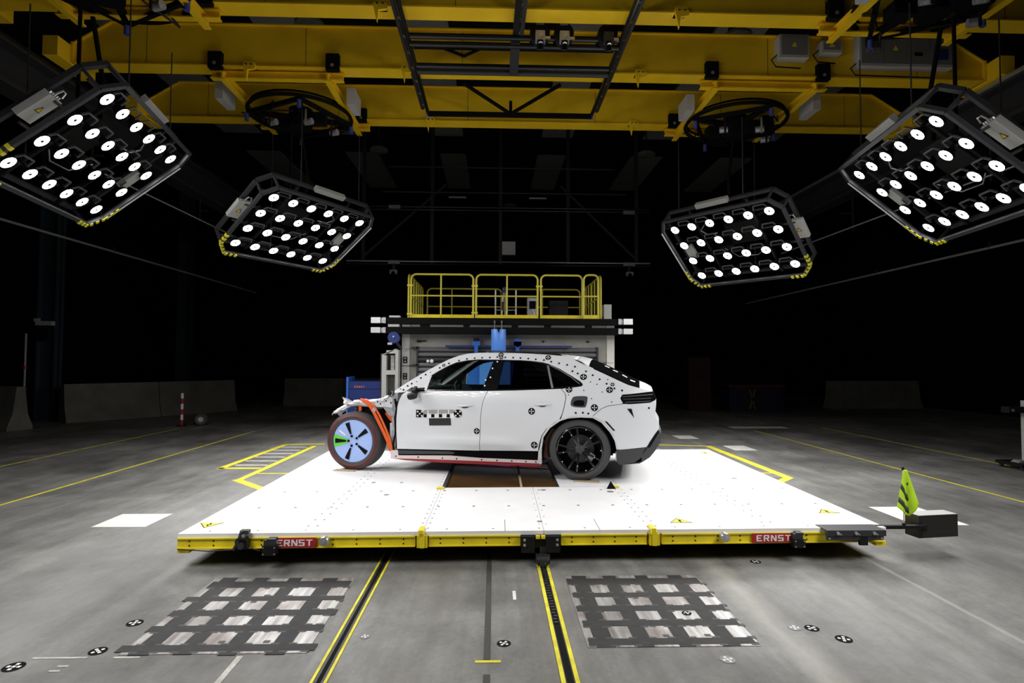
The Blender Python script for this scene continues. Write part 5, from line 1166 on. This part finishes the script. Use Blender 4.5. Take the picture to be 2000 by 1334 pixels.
highbay(-4.06, 12.5, 9.1, 'unlit round hall lamp behind the nearest girder, left'); highbay(5.43, 12.6, 9.1, 'unlit round hall lamp behind the nearest girder, right')
highbay(-4.04, 20, 9.1, 'unlit round hall lamp far left of centre below the girders'); highbay(5.32, 20, 9.1, 'unlit round hall lamp far right of centre below the girders'); highbay(.7, 27, 9.1, 'unlit round hall lamp at the far centre')

# ------------------------------------------------------------------ light panels
def light_panel(c, w, uref, label, flip):
    w = V(w).normalized(); uu = V(uref); uu = (uu-w*uu.dot(w)).normalized(); vv = w.cross(uu)
    if vv.z > 0: vv = -vv      # v runs to the low outer edge
    mt = Matrix((uu, vv, w)).transposed()
    det = mt.determinant()
    # keep a right-handed frame, mirror u instead
    sg = 1
    if det < 0: uu = -uu; sg = -1; mt = Matrix((uu, vv, w)).transposed()
    mt = mt.to_4x4(); mt.translation = V(c)
    t = thing('light_panel', label, 'light panel', mtx=mt)
    U = lambda x, y, z=0: V((sg*x, y, z))
    hx, hy, ch = 1.265, .89, .19
    def octo(hx, hy, ch, z): return [U(-hx+ch, -hy, z), U(hx-ch*.7, -hy, z), U(hx, -hy+ch*1.2, z), U(hx, hy-ch*1.2, z), U(hx-ch*.7, hy, z), U(-hx+ch, hy, z), U(-hx, hy-ch*1.2, z), U(-hx, -hy+ch*1.2, z)]
    def frame(name, z, rad, par=t, hx=hx, hy=hy):
        q = octo(hx, hy, ch, z); mb = MB()
        for i in range(8): mb.bar(q[i], q[(i+1) % 8], rad, rad, up=(0, 0, 1))
        return mb.build(name, 'panelframe', par, smooth=False)
    ff = frame('front_frame', .0, .055); frame('rear_frame', -.30, .06)
    mb = MB(); q0 = octo(hx, hy, ch, 0); q1 = octo(hx, hy, ch, -.30)
    for i in range(8): mb.bar(q0[i], q1[i], .035, .035)
    mb.build('frame_strut', 'panelframe', t, smooth=False)
    # hazard stripes on the low corners
    mb = MB(); mb2 = MB(); q = octo(hx+.012, hy+.012, ch, .012)
    for i in (3, 5):
        segs = [(q[i], q[(i+1) % 8])]
        a, b = q[(i-1) % 8], q[i]; d = (a-b).normalized(); segs.append((b, b+d*.28))
        a, b = q[(i+2) % 8], q[(i+1) % 8]; d = (a-b).normalized(); segs.append((b, b+d*.28))
        for s0, s1 in segs:
            L = (s1-s0).length; n = max(1, round(L/.085))
            for k in range(n): p0 = s0+(s1-s0)*(k+.1)/n; p1 = s0+(s1-s0)*(k+.6)/n; mb.bar(p0, p1, .058, .058)
    mb.build('hazard_stripe', 'line_y', ff, smooth=False); mb2.bm.free()
    mb = MB(); mb.bar(U(hx+.03, -.64, .02), U(hx+.03, .64, .02), .03, .03); mb.build('edge_strip', 'signwhite', ff, smooth=False)
    # cross bars behind the lamps
    for j in range(4):
        y = (j-1.5)*.42
        mb = MB(); mb.bar(U(-hx, y, -.15), U(hx, y, -.15), .03, .03); lr = mb.build('lamp_rail', 'panelframe', t, smooth=False)
        for i in range(6):
            x = (i-2.5)*.4; mb = MB(); pts = [U(x+.02, y-.09, -.05), U(x+.04, y-.165, -.03), U(x+.24, y-.165, -.03), U(x+.285, y-.06, -.05)]
            for a, b in zip(pts, pts[1:]): mb.bar(a, b, .020, .02)
            if i < 5: mb.build('lamp_arm', 'lamp_arm', lr, smooth=False)
            else: mb.bm.free()
    for i in (-.6, .6): mb = MB(); mb.bar(U(i, -hy, -.20), U(i, hy, -.20), .05, .04); mb.build('cross_bar', 'tube', t, smooth=False)
    lamp0 = None
    for j in range(4):
        for i in range(6):
            p = U((i-2.5)*.4, (j-1.5)*.42, -.02)
            if lamp0 is None:
                mb = MB(); mb.lathe([(0, -.10), (.055, -.10), (.06, -.05), (.088, -.035), (.092, -.003), (.086, 0), (.084, -.006), (.020, -.006), (.020, .004), (0, .005)], (0, 0, 0), (0, 0, 1), 28); mb.bar((0, 0, -.10), (0, -.04, -.14), .03, .03); lp = mb.build('lamp', 'black', t)
                mb = MB(); mb.lathe([(.020, .0), (.082, .0)], (0, 0, -.002), (0, 0, 1), 28); mb.build('lamp_face', 'face', lp, fix=False)
                lamp0 = lp; lp.location = p
            else:
                lp = copy_tree(lamp0, t); lp.location = p
            ld = light_panel.data
            lo_ = link('lamp_light', ld, t); lo_.location = p+V((0, 0, .012)); lo_.rotation_euler = (PI, 0, 0)
    # driver boxes
    mb = MB(); mb.box(U(-1.27, -.04, -.19), (.24, .40, .08)); bx = mb.build('driver_box', 'grey', t, smooth=False)
    mb = MB(); p = U(-1.27, -.04, -.149); mb.prism([(-.05, .05), (.05, .05), (0, -.05)], lambda x, y, d: p+V((x*.9, y*.9, d)), .003); wt = mb.build('warning_sign', 'black', bx, smooth=False)
    mb = MB(); mb.prism([(-.034, .04), (.034, .04), (0, -.028)], lambda x, y, d: p+V((x*.9, y*.9, .002+d)), .003); mb.build('yellow_field', 'yellow', wt, smooth=False)
    mb = MB()
    for k in range(5): mb.cyl(U(-1.35+.04*k, -.24, -.19), U(-1.35+.04*k, -.27, -.19), .012, 8)
    mb.tube([U(-1.28, -.27, -.19), U(-1.26, -.35, -.19), U(-1.20, -.35, -.19), U(-1.18, -.28, -.18)], .012, 6); mb.build('cable_gland', 'silver', bx)
    mb = MB(); mb.box(U(.10, -hy-.05, -.24), (.68, .10, .09)); mb.build('driver_box', 'grey', t, smooth=False)
    mb = MB(); mb.box(U(.97, .0, -.09), (.20, .34, .05)); mb.build('driver_box', 'grey', t, smooth=False)
    mb = MB(); mb.tube([U(.4, -.55, -.12), U(.55, -.42, -.14), U(.45, -.30, -.14), U(.25, -.28, -.16)], .011, 6); mb.tube([U(-.5, .3, -.2), U(-.3, .42, -.2), U(.1, .40, -.2), U(.3, .15, -.2)], .009, 6); mb.build('cable', 'grey_metal', t)
    mb = MB(); mb.box(U(-.2, -.1, -.34), (.7, .5, .08)); mb.box(U(.3, .25, -.34), (.3, .2, .1)); mb.cyl(U(-.1, 0, -.36), U(-.1, 0, -.6), .12, 14); mb.build('pan_unit', 'black', t, smooth=False)
    # suspension: wires and bracket up to the carriage
    inv = mt.inverted(); up = lambda p, z: inv @ V(((mt @ p).x, (mt @ p).y, z))
    for p in (U(-.5, -hy, -.30), U(.9, -hy, -.30), U(0, hy, -.30)): mb = MB(); mb.cyl(p, up(p, 6.3), .009, 6); mb.build('suspension_wire', 'dark', t)
    mb = MB(); p = U(-.1, 0, -.4); mb.bar(p, up(p, 6.28), .035, .035); mb.tube([U(.1, -.2, -.4), up(U(.12, -.25, -.4), 5.4), up(U(.05, -.1, -.4), 6.25)], .03, 8); mb.build('hanger_mast', 'matte', t, smooth=False)
    return t
ld = bpy.data.lights.new('lamp_light', 'SPOT'); ld.energy = LAMP_W; ld.spot_size = math.radians(LAMP_ANGLE); ld.spot_blend = 1.0; ld.shadow_soft_size = 0.0; ld.color = (1, .985, .965)
light_panel.data = ld
light_panel((-5.13, 7.64, 4.31), (.639, .112, -.761), (-.185, .983, 0), 'near left hanging panel of round white lamps, cut by the left picture edge', 1)
light_panel((-3.73, 11.20, 4.18), (.448, -.306, -.84), (.537, .844, 0), 'far left hanging panel of round white lamps', 1)
light_panel((4.65, 11.13, 3.99), (-.542, -.393, -.743), (-.595, .804, 0), 'far right hanging panel of round white lamps', 1)
light_panel((5.80, 7.45, 4.14), (-.65, .118, -.751), (.169, .986, 0), 'near right hanging panel of round white lamps, cut by the right picture edge', 1)
# the rig goes on round the platform: two more panels like these hang either side of the photographer
ld2 = ld.copy(); ld2.energy = LAMP_W_REAR; light_panel.data = ld2
light_panel((-3.75, 2.9, 4.2), (.46, .36, -.81), (-.537, .844, 0), 'left rear hanging panel of round white lamps beside the camera', 1)
light_panel((4.60, 2.9, 4.1), (-.46, .36, -.81), (.537, .844, 0), 'right rear hanging panel of round white lamps beside the camera', 1)
